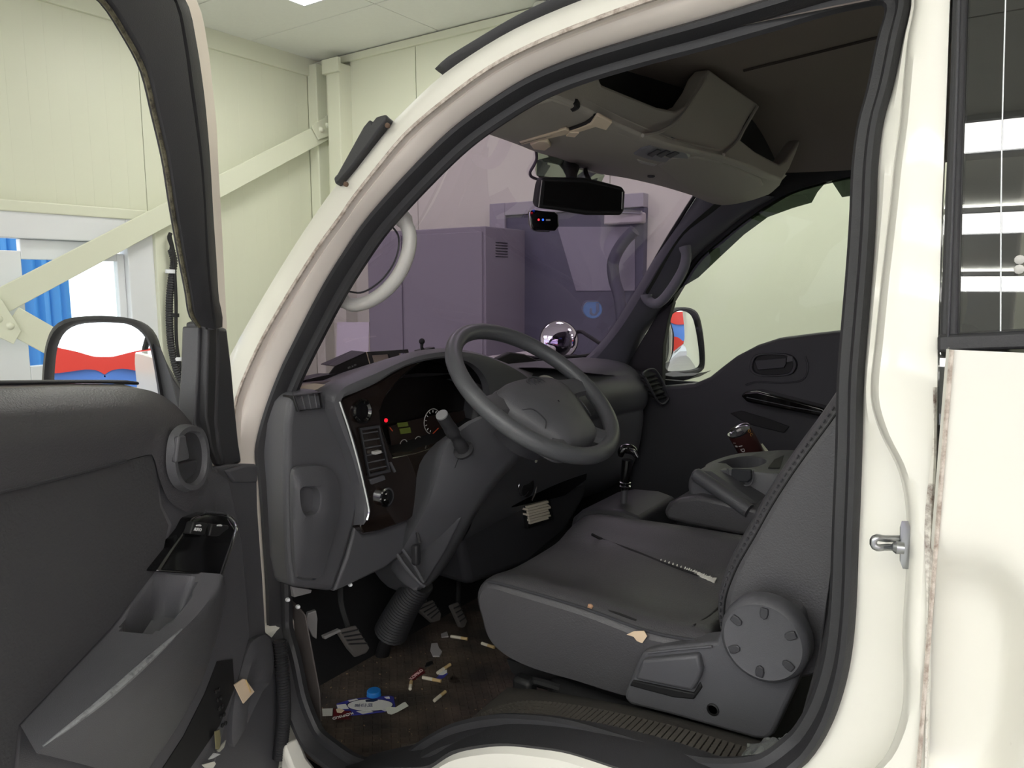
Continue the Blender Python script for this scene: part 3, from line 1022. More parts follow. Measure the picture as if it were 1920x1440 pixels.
# door window frame
gL = [(-420, -165), (-200, -150), (0, -108), (110, -50), (187, 0), (233, 67), (267, 133), (287, 213), (307, 300), (320, 383), (337, 480), (350, 547), (357, 590), (372, 612)]
gM = [(-420, -262), (-150, -245), (60, -185), (220, -110), (317, 0), (337, 83), (349, 167), (360, 240), (369, 310), (375, 383), (380, 480), (386, 550), (391, 590), (396, 618)]
gK = [(-420, -285), (-150, -268), (70, -205), (250, -115), (346, 0), (367, 83), (380, 167), (387, 240), (392, 310), (397, 400), (403, 480), (408, 560), (415, 588), (414, 612)]
gW = [(-420, -310), (-150, -292), (80, -228), (280, -118), (374, 0), (394, 83), (404, 167), (411, 240), (414, 310), (418, 383), (423, 480), (427, 560), (429, 600), (430, 618)]
fl = crv(DD(gL, 0.060, 0.2), 60)
fm = crv(DD(gM, 0.068, 0.2), 60)
fk = crv(DD(gK, 0.060, 0.2), 60)
fw_ = crv(DD(gW, 0.040, 0.2), 60)
MB().grid([fl - E2 * 0.004, mixr(fl, fm, 0.08) + E2 * 0.006, mixr(fl, fm, 0.5) + E2 * 0.008, fm + E2 * 0.006, fm - E2 * 0.006]).build('frame_trim', M_plast2, door, weld=0)
MB().tube(fl + E2 * 0.002, 0.0028, 6).build('frame_edge_bead', mat('mildewed_edge', (96, 92, 74), 0.8, dirt=(90, 0.45, 0.6, (50, 46, 38))), door)
MB().grid([fm - E2 * 0.008, mixr(fm, fk, 0.15) - E2 * 0.014, mixr(fm, fk, 0.3) + E2 * 0.004, mixr(fm, fk, 0.8) + E2 * 0.006, fk, fk - E2 * 0.03]).build('frame_seal', M_rub, door, weld=0)
MB().grid([fk - E2 * 0.012, mixr(fk, fw_, 0.5) - E2 * 0.006, fw_ - E2 * 0.004, fw_ - E2 * 0.02, mixr(fw_, fl, 0.35) - E2 * 0.025]).build('frame_outer', mat('frame_paint', (252, 240, 226), 0.4, coat=0.3), door, weld=0)
# mirror post: glass channel, rib and triangle
def dstrip(a, b, w, t, name, mt, bev=0.003):
    A, B = DD(a, w), DD(b, w)
    return MB().loft([[p, q, q - E2 * t, p - E2 * t] for p, q in zip(A, B)]).build(name, mt, door, bevel=bev)


dstrip([(374, 612), (371, 700), (365, 790), (374, 830), (392, 850)], [(390, 615), (387, 700), (384, 790), (396, 840), (404, 850)], 0.072, 0.03, 'glass_channel', M_plast2)
dstrip([(392, 605), (389, 700), (387, 780), (398, 840), (410, 872)], [(408, 600), (406, 700), (403, 790), (408, 840), (420, 872)], 0.084, 0.04, 'channel_seal', M_rub)
dstrip([(410, 615), (408, 700), (404, 790), (412, 850), (422, 880)], [(427, 614), (436, 690), (443, 770), (449, 830), (455, 868)], 0.075, 0.05, 'mirror_triangle', M_plast2, 0.006)
dstrip([(-60, 716), (60, 714), (150, 713), (240, 713), (262, 716)], [(-60, 724), (60, 721), (150, 719), (240, 720), (262, 722)], 0.078, 0.03, 'belt_weatherstrip', M_rub)
# rear post of the frame (beyond the left edge of view)
q = DD([(-420, -165), (-420, 730)], 0.06)
MB().tube(crv(q, 8), 0.014, 8).build('frame_rear_post', M_rub, door)

# driver's mirror beyond the door window
mo = [(78, 740), (80, 690), (86, 645), (100, 613), (128, 597), (185, 592), (245, 597), (275, 612), (292, 640), (302, 690), (312, 742), (318, 790), (80, 790)]
mi = [(91, 740), (93, 690), (99, 648), (114, 621), (140, 607), (186, 603), (238, 607), (265, 622), (281, 648), (290, 690), (298, 742), (303, 782), (91, 782)]
mg = -0.20
mirn = np.array([0.731, -0.682, 0.045])
mirn = mirn / np.linalg.norm(mirn)
mc = D(190, 680, mg)
mo3 = np.array([plane(u, v, mc, mirn) for u, v in mo])
mi3 = np.array([plane(u, v, mc, mirn) for u, v in mi])
mo3, mi3 = crv(mo3, 60, closed=True), crv(mi3, 60, closed=True)
bc = mo3.mean(0) + mirn * -0.07 + np.array([0, 0, 0])
mm = MB().grid([mi3 - mirn * 0.012, mi3 + mirn * 0.004, mixr(mi3, mo3, 0.4) + mirn * 0.010, mo3, mo3 - mirn * 0.03 + (bc - mo3) * 0.02, mixr(mo3, bc, 0.35) - mirn * 0.04, mixr(mo3, bc, 0.98) - mirn * 0.02], cu=True).build('driver_mirror', M_rub, TR, weld=0)
MB().grid(dome(mi3 - mirn * 0.008, mirn, 2.0), cu=True).build('mirror_glass', M_mirror, mm, weld=0)
# mirror foot reaching the door corner
MB().loft([[plane(u, v, mc + mirn * o_, mirn) for u, v in q] for o_, q in ((0.0, [(283, 640), (300, 655), (322, 745), (304, 745)]), (0.02, [(300, 650), (312, 680), (350, 752), (318, 752)]), (0.05, [(318, 700), (325, 710), (372, 780), (340, 790)]))]).build('mirror_foot', M_rub, mm, bevel=0.004)
# ------------------------------------------------------------------ dashboard
XD = -1.10


def X(pts, x=XD):
    return PP(pts, x=x)


FWD = np.array([-1.0, 0, 0])
lpx = [(552, 740), (575, 732), (602, 731), (612, 752), (630, 800), (650, 845), (662, 887), (672, 925), (674, 945), (667, 982), (649, 1044), (626, 1110), (548, 1101), (541, 1050), (537, 900), (538, 800), (544, 757)]
dash = MB().prism(X(lpx), FWD * 0.22).build('dashboard', M_plast, TR, bevel=0.012, seg=4)
# top deck reaching forward under the glass
front = botc + [0.012, 0, -0.012]
rearpx = [(548, 738, .08), (602, 732, .16), (640, 722, .19), (700, 712, .27), (780, 700, .40), (860, 700, .55), (960, 690, .77), (1030, 690, .95), (1110, 700, 1.2), (1180, 706, 1.48), (1215, 700, 1.62)]
rear = crv(np.array([P(u, v, y=y) for u, v, y in rearpx]), NW)
MB().grid([mixr(front, rear, t) for t in np.linspace(0, 1, 8)]).build('dash_top', M_plast2, dash, weld=0)

# hood over the instruments
Opx = [(660, 985), (662, 940), (650, 892), (636, 845), (617, 800), (603, 762), (601, 738), (618, 722), (645, 709), (690, 690), (735, 671), (780, 658), (830, 653), (870, 656), (910, 666), (960, 685), (1000, 700)]
Ipx = [(690, 965), (689, 950), (681, 908), (669, 862), (654, 807), (640, 768), (637, 752), (645, 744), (668, 735), (705, 718), (745, 694), (785, 679), (835, 671), (868, 675), (893, 688), (912, 712), (920, 745)]
NO = 60
oo = crv(X(Opx, -1.106), NO)
oi = crv(X(Ipx, -1.075), NO)
ob = oo.copy()
ob[:, 0] -= 0.20
ob[:, 2] -= 0.055
hood = MB().grid([ob, oo + [-0.05, 0, -0.013], oo, mixr(oo, oi, 0.25) + [0.022, 0, 0], mixr(oo, oi, 0.7) + [0.012, 0, 0], oi, oi + [-0.02, 0, 0]]).build('instrument_hood', M_plast, dash, weld=0)

# glossy bezel
bz = [(645, 746), (705, 720), (767, 684), (800, 675), (773, 690), (752, 708), (725, 740), (712, 770), (716, 800), (730, 840), (737, 857), (780, 848), (825, 833), (860, 820), (880, 840), (830, 900), (801, 941), (767, 975), (713, 995), (682, 1000), (675, 986), (690, 958), (682, 912), (670, 862), (655, 807), (636, 755)]
bez = MB().prism(X(bz, -1.088), FWD * 0.03).build('gloss_bezel', M_wood, dash, bevel=0.003)
MB().tube(crv(X([(637, 752), (655, 806), (671, 862), (683, 912), (692, 958), (688, 975)], -1.068), 30), 0.0030, 6).build('bright_bead', M_chrome, dash)
# instrument recess
Kpx = [(712, 770), (716, 800), (730, 840), (737, 857), (780, 848), (825, 833), (875, 815), (925, 790), (935, 745), (915, 705), (885, 682), (835, 672), (797, 675), (755, 706), (725, 740)]
k0_ = crv(X(Kpx, -1.09), 50, closed=True)
kb = k0_ + [-0.09, 0, 0]
kc = kb.mean(0)
kb = mixr(kb, kc, 0.06)
rec = MB().grid([k0_, mixr(k0_, kb, 0.5), kb], cu=True).build('instrument_recess', M_black, dash, weld=0)
MB().face(kb).build('instrument_face', mat('instrument_face', (20, 17, 16), 0.25), rec, smooth=False)
xg = -1.165
MB().prism(X([(729, 800), (800, 782), (870, 770), (880, 815), (738, 853)], xg - 0.003), FWD * 0.004).build('lower_gauge_panel', mat('gauge_lens_reflection', (44, 34, 31), 0.35), rec, smooth=False)  # brown lens reflection put into the panel colour


def disc(px, r, name, mt, parent, dx=0.0, n=20, x=xg, th=0.003):
    c = P(px[0], px[1], x=x + dx)
    return MB().lathe([(0.0001, th), (r * 0.9, th), (r, th * 0.7), (r, 0)], c, (1, 0, 0), n).build(name, mt, parent)


disc((723, 788), 0.0045, 'warning_lamp', mat('red_warning_lamp', (235, 40, 60), 0.4, emit=((255, 30, 50), 0.9)), rec)
M_lcd = mat('green_display', (84, 92, 40), 0.5, emit=((96, 110, 40), 0.10))
MB().prism(X([(744, 793), (763, 791), (765, 799), (746, 801)], xg), (0.002, 0, 0)).build('green_display', M_lcd, rec, smooth=False)
MB().prism(X([(748, 804), (768, 801), (770, 811), (751, 814)], xg), (0.002, 0, 0)).build('green_display', M_lcd, rec, smooth=False)
for (u, v, r, a0, a1) in ((811, 790, 0.030, 20, 250), (757, 834, 0.012, 20, 180), (784, 828, 0.012, 20, 180)):
    c = P(u, v, x=xg + 0.003)
    arc = [c + r * np.array([0, cos(radians(a)), sin(radians(a))]) for a in np.linspace(a0, a1, 20)]
    MB().tube(arc, 0.0011, 5).build('dial_arc', M_lgrey, rec)
    if r > 0.02:
        for a in np.linspace(a0 + 10, a1, 9):
            d_ = np.array([0, cos(radians(a)), sin(radians(a))])
            MB().tube([c + d_ * r * 0.72, c + d_ * r * 0.88], 0.0010, 5).build('dial_mark', M_print, rec)
M_orange = mat('orange_needle', (205, 84, 52), 0.5)
for a, b in (((807, 818), (822, 803)), ((731, 802), (736, 808)), ((752, 835), (760, 833)), ((779, 829), (787, 827))):
    MB().tube([P(*a, x=xg + 0.004), P(*b, x=xg + 0.004)], 0.0013, 5).build('needle', M_orange, rec)

# vents
def vent(quad, x, n, name, parent, tabs=(), vertical=False, fr=0.004):
    q = X(quad, x)
    c = q.mean(0)
    e = MB()
    ring_o = q
    ring_i = np.array([p + (c - p) * 0.10 for p in q])
    e.grid([ring_o, ring_o + [fr, 0, 0], ring_i + [fr, 0, 0], ring_i + [-0.03, 0, 0]], cu=True)
    e.face(ring_i + [-0.03, 0, 0])
    o = e.build(name, M_black, parent, bevel=0.001)
    MB().grid([ring_o + [fr, 0, 0], ring_o + [fr + 0.002, 0, 0], ring_i + [fr + 0.002, 0, 0], ring_i + [fr - 0.004, 0, 0]], cu=True).build('vent_surround', M_plast2, o)
    a, b, c2, d2 = ring_i           # tl tr br bl
    for k in range(n):
        t = (k + 0.5) / n
        if vertical:
            p0, p1 = mixr(a, b, t), mixr(d2, c2, t)
        else:
            p0, p1 = mixr(a, d2, t), mixr(b, c2, t)
        l = np.linalg.norm(p1 - p0)
        dr_ = (p1 - p0) / l
        s1 = np.array([0.95, 0, -0.1]) if not vertical else np.array([0.75, -0.6, 0])
        s1 = s1 - dr_ * np.dot(s1, dr_)
        s1 /= np.linalg.norm(s1)
        MB().box((p0 + p1) / 2 + [-0.004, 0, 0], (l, 0.009, 0.0022), (dr_, s1, np.cross(dr_, s1))).build('vane', M_plast, o, smooth=False)
    for (u, v) in tabs:
        MB().box(P(u, v, x=x + 0.004), (0.012, 0.018, 0.006)).build('vent_tab', M_lgrey, o, bevel=0.001)
    return o


vent([(672, 802), (708, 797), (729, 884), (689, 893)], -1.086, 6, 'side_vent', dash, tabs=((706, 848),))
vent([(546, 742), (600, 734), (605, 766), (556, 772)], -1.098, 4, 'defrost_vent', dash, vertical=True)
kn = MB().lathe([(0.024, 0), (0.025, 0.006), (0.021, 0.008), (0.017, 0.003), (0.0001, 0.002)], P(677, 771, x=-1.088), (1, 0, 0.1), 28).build('round_switch', M_gloss, dash)
kn = MB().lathe([(0.0205, 0), (0.0205, 0.010), (0.0165, 0.011), (0.0165, 0.003), (0.0001, 0.003)], P(719, 931, x=-1.088), (1, 0, 0), 28).build('mirror_knob_ring', M_chrome, dash)
MB().lathe([(0.0162, 0.004), (0.0155, 0.012), (0.012, 0.014), (0.0001, 0.013)], P(719, 931, x=-1.088), (1, 0, 0), 24).build('mirror_knob', M_gloss, kn)
for k in range(4):
    a = k * pi / 2 + 0.4
    c = P(719, 931, x=-1.073) + 0.009 * np.array([0, cos(a), sin(a)])
    MB().box(c, (0.001, 0.0035, 0.0022)).build('knob_mark', M_lgrey, kn, smooth=False)
MB().prism(X([(694, 899), (721, 891), (724, 900), (698, 909)], -1.083), FWD * 0.01).build('rocker_switch', M_plast, dash, bevel=0.002)
MB().prism(X([(731, 868), (734, 866), (743, 884), (740, 886)], -1.084), FWD * 0.008).build('coin_slot', M_plast, dash, smooth=False)
# lower panels
MB().prism(X([(667, 984), (681, 1003), (713, 998), (767, 978), (805, 945), (830, 960), (790, 1010), (722, 1066), (626, 1111), (650, 1046)], -1.108), FWD * 0.16).build('lower_panel', M_plast, dash, bevel=0.006)
# fuse cover with finger pocket
fc = [(545, 880), (562, 873), (598, 871), (618, 880), (631, 902), (635, 935), (628, 985), (615, 1030), (600, 1083), (575, 1086), (552, 1082), (545, 1000)]
fo = crv(X(fc, -1.098), 48, closed=True)
fcn = fo.mean(0)
fuse = MB()
fuse.grid([fo, mixr(fo, fcn, 0.03) + [0.006, 0, 0]], cu=True)
hol = crv(X([(557, 920), (566, 913), (588, 914), (596, 925), (595, 950), (588, 962), (574, 965), (562, 955)], -1.089), 48, closed=True)
# align start angles
def ang(c, p):
    return [atan2(q[2] - c[2], q[1] - c[1]) for q in p]
hc_ = hol.mean(0)
def byang(loop, c, n=64):
    th = np.linspace(-pi, pi, n, endpoint=False)
    a = np.array(ang(c, loop))
    o_ = np.argsort(a)
    a2 = np.concatenate([a[o_] - 2 * pi, a[o_], a[o_] + 2 * pi])
    L3 = np.vstack([loop[o_]] * 3)
    return np.stack([np.interp(th, a2, L3[:, k]) for k in range(3)], 1)
fo2, hol2 = byang(fo, hc_), byang(hol, hc_)
f2_ = mixr(fo2, hol2, 0.04) + [0.007, 0, 0]
fuse = MB().grid([fo2, f2_, mixr(fo2, hol2, 0.5) + [0.010, 0, 0], mixr(fo2, hol2, 0.93) + [0.009, 0, 0], hol2 + [0.006, 0, 0], mixr(hol2, hc_, 0.1) + [-0.015, 0, 0], mixr(hol2, hc_, 0.97) + [-0.02, 0, 0]], cu=True).build('fuse_cover', M_plast, dash, weld=0)

# ------------------------------------------------------------------ right half of the dash
yy = np.linspace(0.60, 1.62, 26)
def prof(y):
    t = (y - 0.6) / 1.02
    dz = 0.035 * (1 - t)
    bow = -0.03 * (1 - (2 * t - 1) ** 2)
    e = np.clip((y - 1.52) / 0.10, 0, 1) ** 2
    pr = [(-1.30, 1.335), (-1.20, 1.335), (-1.14, 1.325), (-1.105, 1.305), (-1.095, 1.290), (-1.088, 1.287), (-1.070, 1.275), (-1.055, 1.24), (-1.052, 1.21), (-1.062, 1.175), (-1.075, 1.168), (-1.068, 1.160), (-1.075, 1.08), (-1.09, 1.0), (-1.12, 0.93), (-1.20, 0.86), (-1.35, 0.80)]
    return np.array([(x + bow * 0.6 - 0.10 * e, y, z + dz - 0.03 * e) for x, z in pr])
MB().grid([prof(y) for y in yy]).build('passenger_dash', M_plast, dash, weld=0, sub=1)
vq = [(1202, 703), (1222, 698), (1241, 742), (1226, 752)]
for k in range(6):
    t = k / 5
    a, b = (1200 + 20 * t, 704 + 42 * t), (1221 + 20 * t, 699 + 42 * t)
    p0, p1 = P(*a, y=1.50 + 0.05 * t), P(*b, y=1.58 + 0.03 * t)
    MB().box((p0 + p1) / 2 + [0.012, -0.01, 0], (np.linalg.norm(p1 - p0), 0.022, 0.006), ((p1 - p0) / np.linalg.norm(p1 - p0), (0.9, 0, -0.4), (0.4, 0, 0.9))).build('vent_slat', M_black, dash, smooth=False)
rim = crv(np.array([P(1198, 699, y=1.5), P(1222, 694, y=1.58), P(1246, 742, y=1.6), P(1230, 756, y=1.55), P(1205, 712, y=1.5)]) + [0.014, 0, 0], 40, closed=True)
MB().tube(rim, 0.004, 6, closed=True).build('vent_frame', M_plast2, dash)
# centre stack
cs = [P(u, v, y=y) for u, v, y in ((912, 700, .70), (1005, 708, .86), (1050, 730, .98), (1100, 780, 1.12), (1110, 860, 1.18), (1090, 960, 1.18), (1040, 1010, 1.1), (900, 1040, .80), (880, 960, .70), (890, 800, .68))]
stk = [(905, 700), (960, 697), (1010, 712), (1045, 740), (1090, 800), (1105, 860), (1100, 930), (1060, 1000), (990, 1060), (880, 1100), (860, 1000), (885, 850), (900, 760)]
stack = MB().prism(X(stk, -1.13), FWD * 0.2).build('centre_stack', M_plast2, dash, bevel=0.02, seg=3)
# hooded vents of the centre, dark hollow between ribs
MB().prism(X([(908, 704), (958, 700), (1000, 716), (1030, 742), (1028, 768), (915, 790)], -1.124), FWD * 0.03).build('centre_vent_hollow', M_black, stack, bevel=0.004)
for k in range(3):
    MB().tube([P(914, 728 + k * 16, x=-1.118), P(1005, 716 + k * 16, x=-1.118)], 0.0045, 6).build('centre_vent_vane', M_plast, stack)
MB().tube(crv(X([(898, 682), (930, 688), (970, 702), (1004, 720), (1040, 748)], -1.105), 24), 0.009, 8).build('centre_vent_rim', M_plast, stack)
MB().tube(crv(X([(1006, 712), (1020, 706), (1034, 710), (1040, 716)], -1.10), 12), 0.0045, 6).build('vent_bright_lip', M_lgrey, stack)
# heater panel, gloss black, with knob rings and slot of cards
hp = [(985, 872), (1030, 862), (1095, 850), (1105, 862), (1100, 900), (1060, 930), (1000, 945), (945, 955), (938, 948), (960, 912)]
heat = MB().prism(X(hp, -1.112), FWD * 0.03).build('heater_panel', M_gloss, stack, bevel=0.004)
MB().tube(crv(X([(994, 877), (1003, 884), (1006, 905), (1003, 925), (997, 938)], -1.107), 24), 0.0030, 6).build('chrome_arc', M_chrome, heat)
MB().tube(crv(X([(992, 889), (997, 896), (998, 915), (994, 926)], -1.107), 20), 0.0022, 6).build('chrome_arc', M_chrome, heat)
kn = MB().lathe([(0.030, 0), (0.030, 0.012), (0.026, 0.015), (0.0001, 0.014)], P(983, 911, x=-1.112), (1, 0, 0.05), 28).build('heater_knob', M_black, heat)
MB().tube([P(983, 911, x=-1.095) + 0.027 * np.array([0, cos(a), sin(a)]) for a in np.linspace(1.6, 5.5, 24)], 0.0013, 5).build('knob_ring', M_chrome, kn)
MB().tube([P(1000, 873, x=-1.108), P(1070, 858, x=-1.108)], 0.0022, 5).build('panel_line', M_plast, heat)
MB().tube([P(1020, 898, x=-1.108), P(1092, 876, x=-1.108)], 0.0020, 5).build('panel_line', M_plast, heat)
disc((1004, 864), 0.0055, 'pale_button', mat('pale_button', (205, 208, 190), 0.5), heat, x=-1.09)
MB().prism(X([(985, 944), (1032, 934), (1040, 975), (990, 992)], -1.118), FWD * 0.03).build('card_slot', M_black, stack, bevel=0.003)

# ------------------------------------------------------------------ steering column
Lc = [(935, 770, .35), (895, 782, .34), (862, 800, .335), (826, 842, .335), (813, 895, .34), (795, 950, .345), (768, 998, .355), (742, 1043, .37), (730, 1064, .385), (757, 1094, .40), (775, 1102, .41)]
Rc = [(1000, 800, .44), (985, 830, .45), (968, 860, .46), (940, 888, .46), (915, 920, .46), (892, 955, .455), (868, 995, .45), (846, 1035, .445), (825, 1070, .44), (803, 1098, .43), (790, 1104, .425)]
l_ = crv(np.array([P(u, v, y=y) for u, v, y in Lc]), 26)
r_ = crv(np.array([P(u, v, y=y) for u, v, y in Rc]), 26)
back = np.array([-0.10, 0.05, -0.05])
rows = []
for i in range(26):
    a, b = l_[i], r_[i]
    n_ = np.array([0.5, -0.75, 0.1])
    rows.append([a + back, a + back * 0.3, a, mixr(a, b, 0.06) + n_ * 0.012, mixr(a, b, 0.25) + n_ * 0.020, mixr(a, b, 0.6) + n_ * 0.016, mixr(a, b, 0.92) + n_ * 0.008, b, b + back * 0.4 + [0, 0.05, 0], b + back + [0, 0.10, 0]])
col = MB().loft(rows).build('steering_column', M_plast, TR, weld=1e-5)
MB().tube(crv([mixr(l_[k], r_[k], 0.30) + np.array([0.5, -0.75, 0.1]) * 0.020 for k in (5, 6, 7, 8)], 10), 0.0008, 5).build('shroud_split', M_black, col)
# hollow with release pull below
hol = [(778, 1002), (808, 968), (826, 962), (845, 972), (868, 968), (838, 1030), (800, 1092), (790, 1096), (752, 1048), (764, 1022)]
h3 = np.array([P(u, v, y=0.375 + 0.0005 * (u - 760)) for u, v in hol])
MB().prism(h3 + np.array([0.003, -0.006, 0]), (-0.02, 0.03, 0)).build('knee_hollow', M_plast2, col, bevel=0.004)
MB().tube(crv([P(742, 1036, y=.345), P(760, 1062, y=.348), P(785, 1092, y=.36), P(796, 1100, y=.37)], 16), 0.004, 6).build('hollow_lip', M_plast, col)
MB().tube(crv([P(755, 1030, y=.35), P(776, 1060, y=.355), P(794, 1092, y=.365)], 12), 0.003, 6).build('hollow_lip', M_plast, col)
MB().box(P(780, 1040, y=.35), (0.016, 0.016, 0.045), None).build('release_pull', M_rub, col, bevel=0.004)
MB().tube([P(781, 992, y=.36), P(786, 1018, y=.355)], 0.004, 6).build('release_stem', M_rub, col)
# ribbed boot
M_boot = mat('boot_rubber', (34, 34, 37), 0.6)
pth = crv([P(790, 1092, y=.45), P(762, 1130, y=.45), P(740, 1170, y=.45), P(733, 1185, y=.45)], 44)
MB().tube(pth, [(0.030 + 0.010 * i / 44) + (0.0025 if i % 2 else 0) for i in range(44)], 18).build('column_boot', M_boot, col)
MB().tube(crv([P(733, 1180, y=.46), P(716, 1230, y=.47), P(708, 1285, y=.48)], 8), 0.018, 10).build('column_shaft', M_black, col)
# indicator stalk
sb, stp = P(868, 842, y=.325), P(829, 779, y=.255)
stalk = MB().tube(crv([sb, mixr(sb, stp, 0.3), mixr(sb, stp, 0.45), mixr(sb, stp, 0.72), stp], 20), [0.013] * 5 + [0.0105] * 4 + [0.0135] * 4 + [0.0125] * 7, 14).build('indicator_stalk', M_rub, col)
dv = (stp - sb) / np.linalg.norm(stp - sb)
MB().lathe([(0.0118, 0), (0.0118, 0.003), (0.0001, 0.004)], stp, dv, 18).build('stalk_cap', mat('stalk_cap_grey', (128, 128, 130), 0.5), stalk)
MB().lathe([(0.020, -0.004), (0.021, 0.002), (0.014, 0.004)], sb - dv * 0.004, dv, 18).build('stalk_collar', M_rub, stalk)

# ------------------------------------------------------------------ steering wheel
wa = 0.652
WN = np.array([sin(wa), 0, cos(wa)])
WU = np.array([-cos(wa), 0, sin(wa)])
WV = np.array([0, 1.0, 0])
WC = np.array([-0.812, 0.44, 1.388])


def wp(a, b, h=0.0):
    return WC + WV * a + WU * b + WN * h


RIM = 0.1835
wheel = MB().tube([wp(RIM * cos(t), RIM * sin(t)) for t in np.linspace(0, 2 * pi, 96, endpoint=False)], 0.0168, 16, closed=True).build('steering_wheel', mat('steering_rim', (80, 81, 84), 0.4, bump=(500, 0.2)), TR)
padpx = [(-0.122, 0.005), (-0.095, 0.024), (-0.05, 0.034), (0.0, 0.037), (0.05, 0.034), (0.092, 0.022), (0.112, 0.0), (0.108, -0.04), (0.085, -0.095), (0.062, -0.140), (0.03, -0.150), (-0.03, -0.150), (-0.062, -0.140), (-0.09, -0.095), (-0.118, -0.04)]
pd = crv([(a, b) for a, b in padpx], 60, closed=True)
rows = []
for s, h in ((1.0, -0.05), (1.0, -0.012), (0.97, -0.002), (0.9, 0.006), (0.7, 0.014), (0.4, 0.019), (0.02, 0.020)):
    rows.append([wp(a * s, -0.055 + (b + 0.055) * s, h) for a, b in pd])
MB().grid(rows, cu=True).build('horn_pad', M_plast, wheel, weld=0)
MB().lathe([(0.07, -0.10), (0.085, -0.03), (0.05, -0.02)], wp(0, -0.03), WN, 24).build('wheel_hub', M_plast2, wheel)


def spoke(a0, b0, a1, b1, w0, w1, h0=-0.028, h1=-0.002):
    d_ = np.array([a1 - a0, b1 - b0])
    d_ /= np.linalg.norm(d_)
    n_ = np.array([-d_[1], d_[0]])
    rows = []
    for t in np.linspace(0, 1, 9):
        c = np.array([a0, b0]) * (1 - t) + np.array([a1, b1]) * t
        w = w0 * (1 - t) + w1 * t - 0.006 * sin(pi * t)
        h = h0 * (1 - t) + h1 * t
        rows.append([wp(*(c + n_ * w * k), h + hh) for k, hh in ((-1, -0.008), (-0.85, 0.004), (0, 0.010), (0.85, 0.004), (1, -0.008), (0, -0.016))])
    MB().loft(rows).build('spoke', M_plast, wheel)


spoke(0.085, -0.005, 0.178, -0.012, 0.036, 0.026, -0.012)
spoke(-0.085, -0.005, -0.178, -0.012, 0.036, 0.026, -0.012)
spoke(0.050, -0.115, 0.085, -0.160, 0.030, 0.024, -0.012)
spoke(-0.050, -0.115, -0.085, -0.160, 0.030, 0.024, -0.012)
# pad emblem and seams
em = crv([(0.026 * cos(t), 0.006 + 0.0165 * sin(t)) for t in np.linspace(0, 2 * pi, 16, endpoint=False)], 40, closed=True)
MB().tube([wp(a, b, 0.0135) for a, b in em], 0.0022, 6, closed=True).build('emblem_ring', M_plast2, wheel)
for k, (a, b) in enumerate((((-0.012, -0.002), (-0.010, 0.014)), ((0.0, -0.003), (0.002, 0.015)), ((0.011, -0.002), (0.013, 0.014)), ((-0.013, 0.006), (0.014, 0.007)))):
    MB().tube([wp(*a, 0.0143), wp(*b, 0.0143)], 0.0022, 6).build('emblem_bar', M_plast2, wheel)
for sgn in (-1, 1):
    MB().tube(crv([wp(sgn * 0.108, -0.035, -0.006), wp(sgn * 0.088, -0.085, -0.003), wp(sgn * 0.060, -0.134, -0.006)], 14), 0.0018, 5).build('pad_seam', M_black, wheel)
    c = crv([wp(sgn * 0.104, -0.045, 0.006), wp(sgn * 0.085, -0.055, 0.0135), wp(sgn * 0.078, -0.085, 0.0125), wp(sgn * 0.086, -0.098, 0.004)], 16)
    MB().tube(c, 0.0012, 5).build('horn_button_line', M_plast2, wheel)
# ------------------------------------------------------------------ cab floor
ZF = 0.66
fl_ = MB()
fl_.box((-0.55, 0.86, ZF - 0.03), (2.0, 1.58, 0.04))
fl_.box((-1.44, 0.86, 0.90), (0.03, 1.56, 0.56))
fl_.loft([[(-1.42, y, 0.66), (-1.30, y, 0.66), (-1.42, y, 0.86)] for y in (0.08, 1.64)])
fl_.box((-0.25, 1.67, 0.95), (2.8, 0.02, 0.62))
pan = fl_.build('floor_pan', M_black, TR, smooth=False)
eb = MB().box((-0.22, 0.92, 0.775), (0.92, 1.30, 0.23)).build('seat_box', M_black, TR, bevel=0.02)
# rubber mat, moulded with a fine lozenge tread
mm_ = bpy.data.materials.new('lozenge_mat')
mm_.use_nodes = True
nt = mm_.node_tree
bs = nt.nodes['Principled BSDF']
tc = nt.nodes.new('ShaderNodeTexCoord')
mp = nt.nodes.new('ShaderNodeMapping')
mp.inputs['Rotation'].default_value = (0, 0, radians(45))
ck = nt.nodes.new('ShaderNodeTexBrick')
ck.offset = 0.0
ck.inputs['Scale'].default_value = 1.0
ck.inputs['Mortar Size'].default_value = 0.0034
ck.inputs['Mortar Smooth'].default_value = 0.3
ck.inputs['Brick Width'].default_value = 0.019
ck.inputs['Row Height'].default_value = 0.019
nz = nt.nodes.new('ShaderNodeTexNoise')
nz.inputs['Scale'].default_value = 9
nz.inputs['Detail'].default_value = 8
rp = nt.nodes.new('ShaderNodeValToRGB')
rp.color_ramp.elements[0].color = lin((46, 41, 39)) + [1]
rp.color_ramp.elements[0].position = 0.38
rp.color_ramp.elements[1].color = lin((100, 86, 75)) + [1]
rp.color_ramp.elements[1].position = 0.72
bp = nt.nodes.new('ShaderNodeBump')
bp.inputs['Strength'].default_value = 0.9
bp.inputs['Distance'].default_value = 0.003
nt.links.new(tc.outputs['Object'], mp.inputs[0])
nt.links.new(mp.outputs[0], ck.inputs[0])
nt.links.new(ck.outputs['Fac'], bp.inputs['Height'])
nt.links.new(bp.outputs[0], bs.inputs['Normal'])
nt.links.new(tc.outputs['Object'], nz.inputs['Vector'])
nt.links.new(nz.outputs['Fac'], rp.inputs[0])
nt.links.new(rp.outputs[0], bs.inputs['Base Color'])
bs.inputs['Roughness'].default_value = 0.75
matp = [(586, 1395), (660, 1348), (1000, 1350), (1010, 1250), (900, 1175), (760, 1175), (560, 1240), (545, 1330)]
mq = PP([(560, 1410), (540, 1330), (552, 1165), (610, 1128), (900, 1120), (1050, 1200), (1080, 1400), (760, 1500), (620, 1450)], z=ZF)
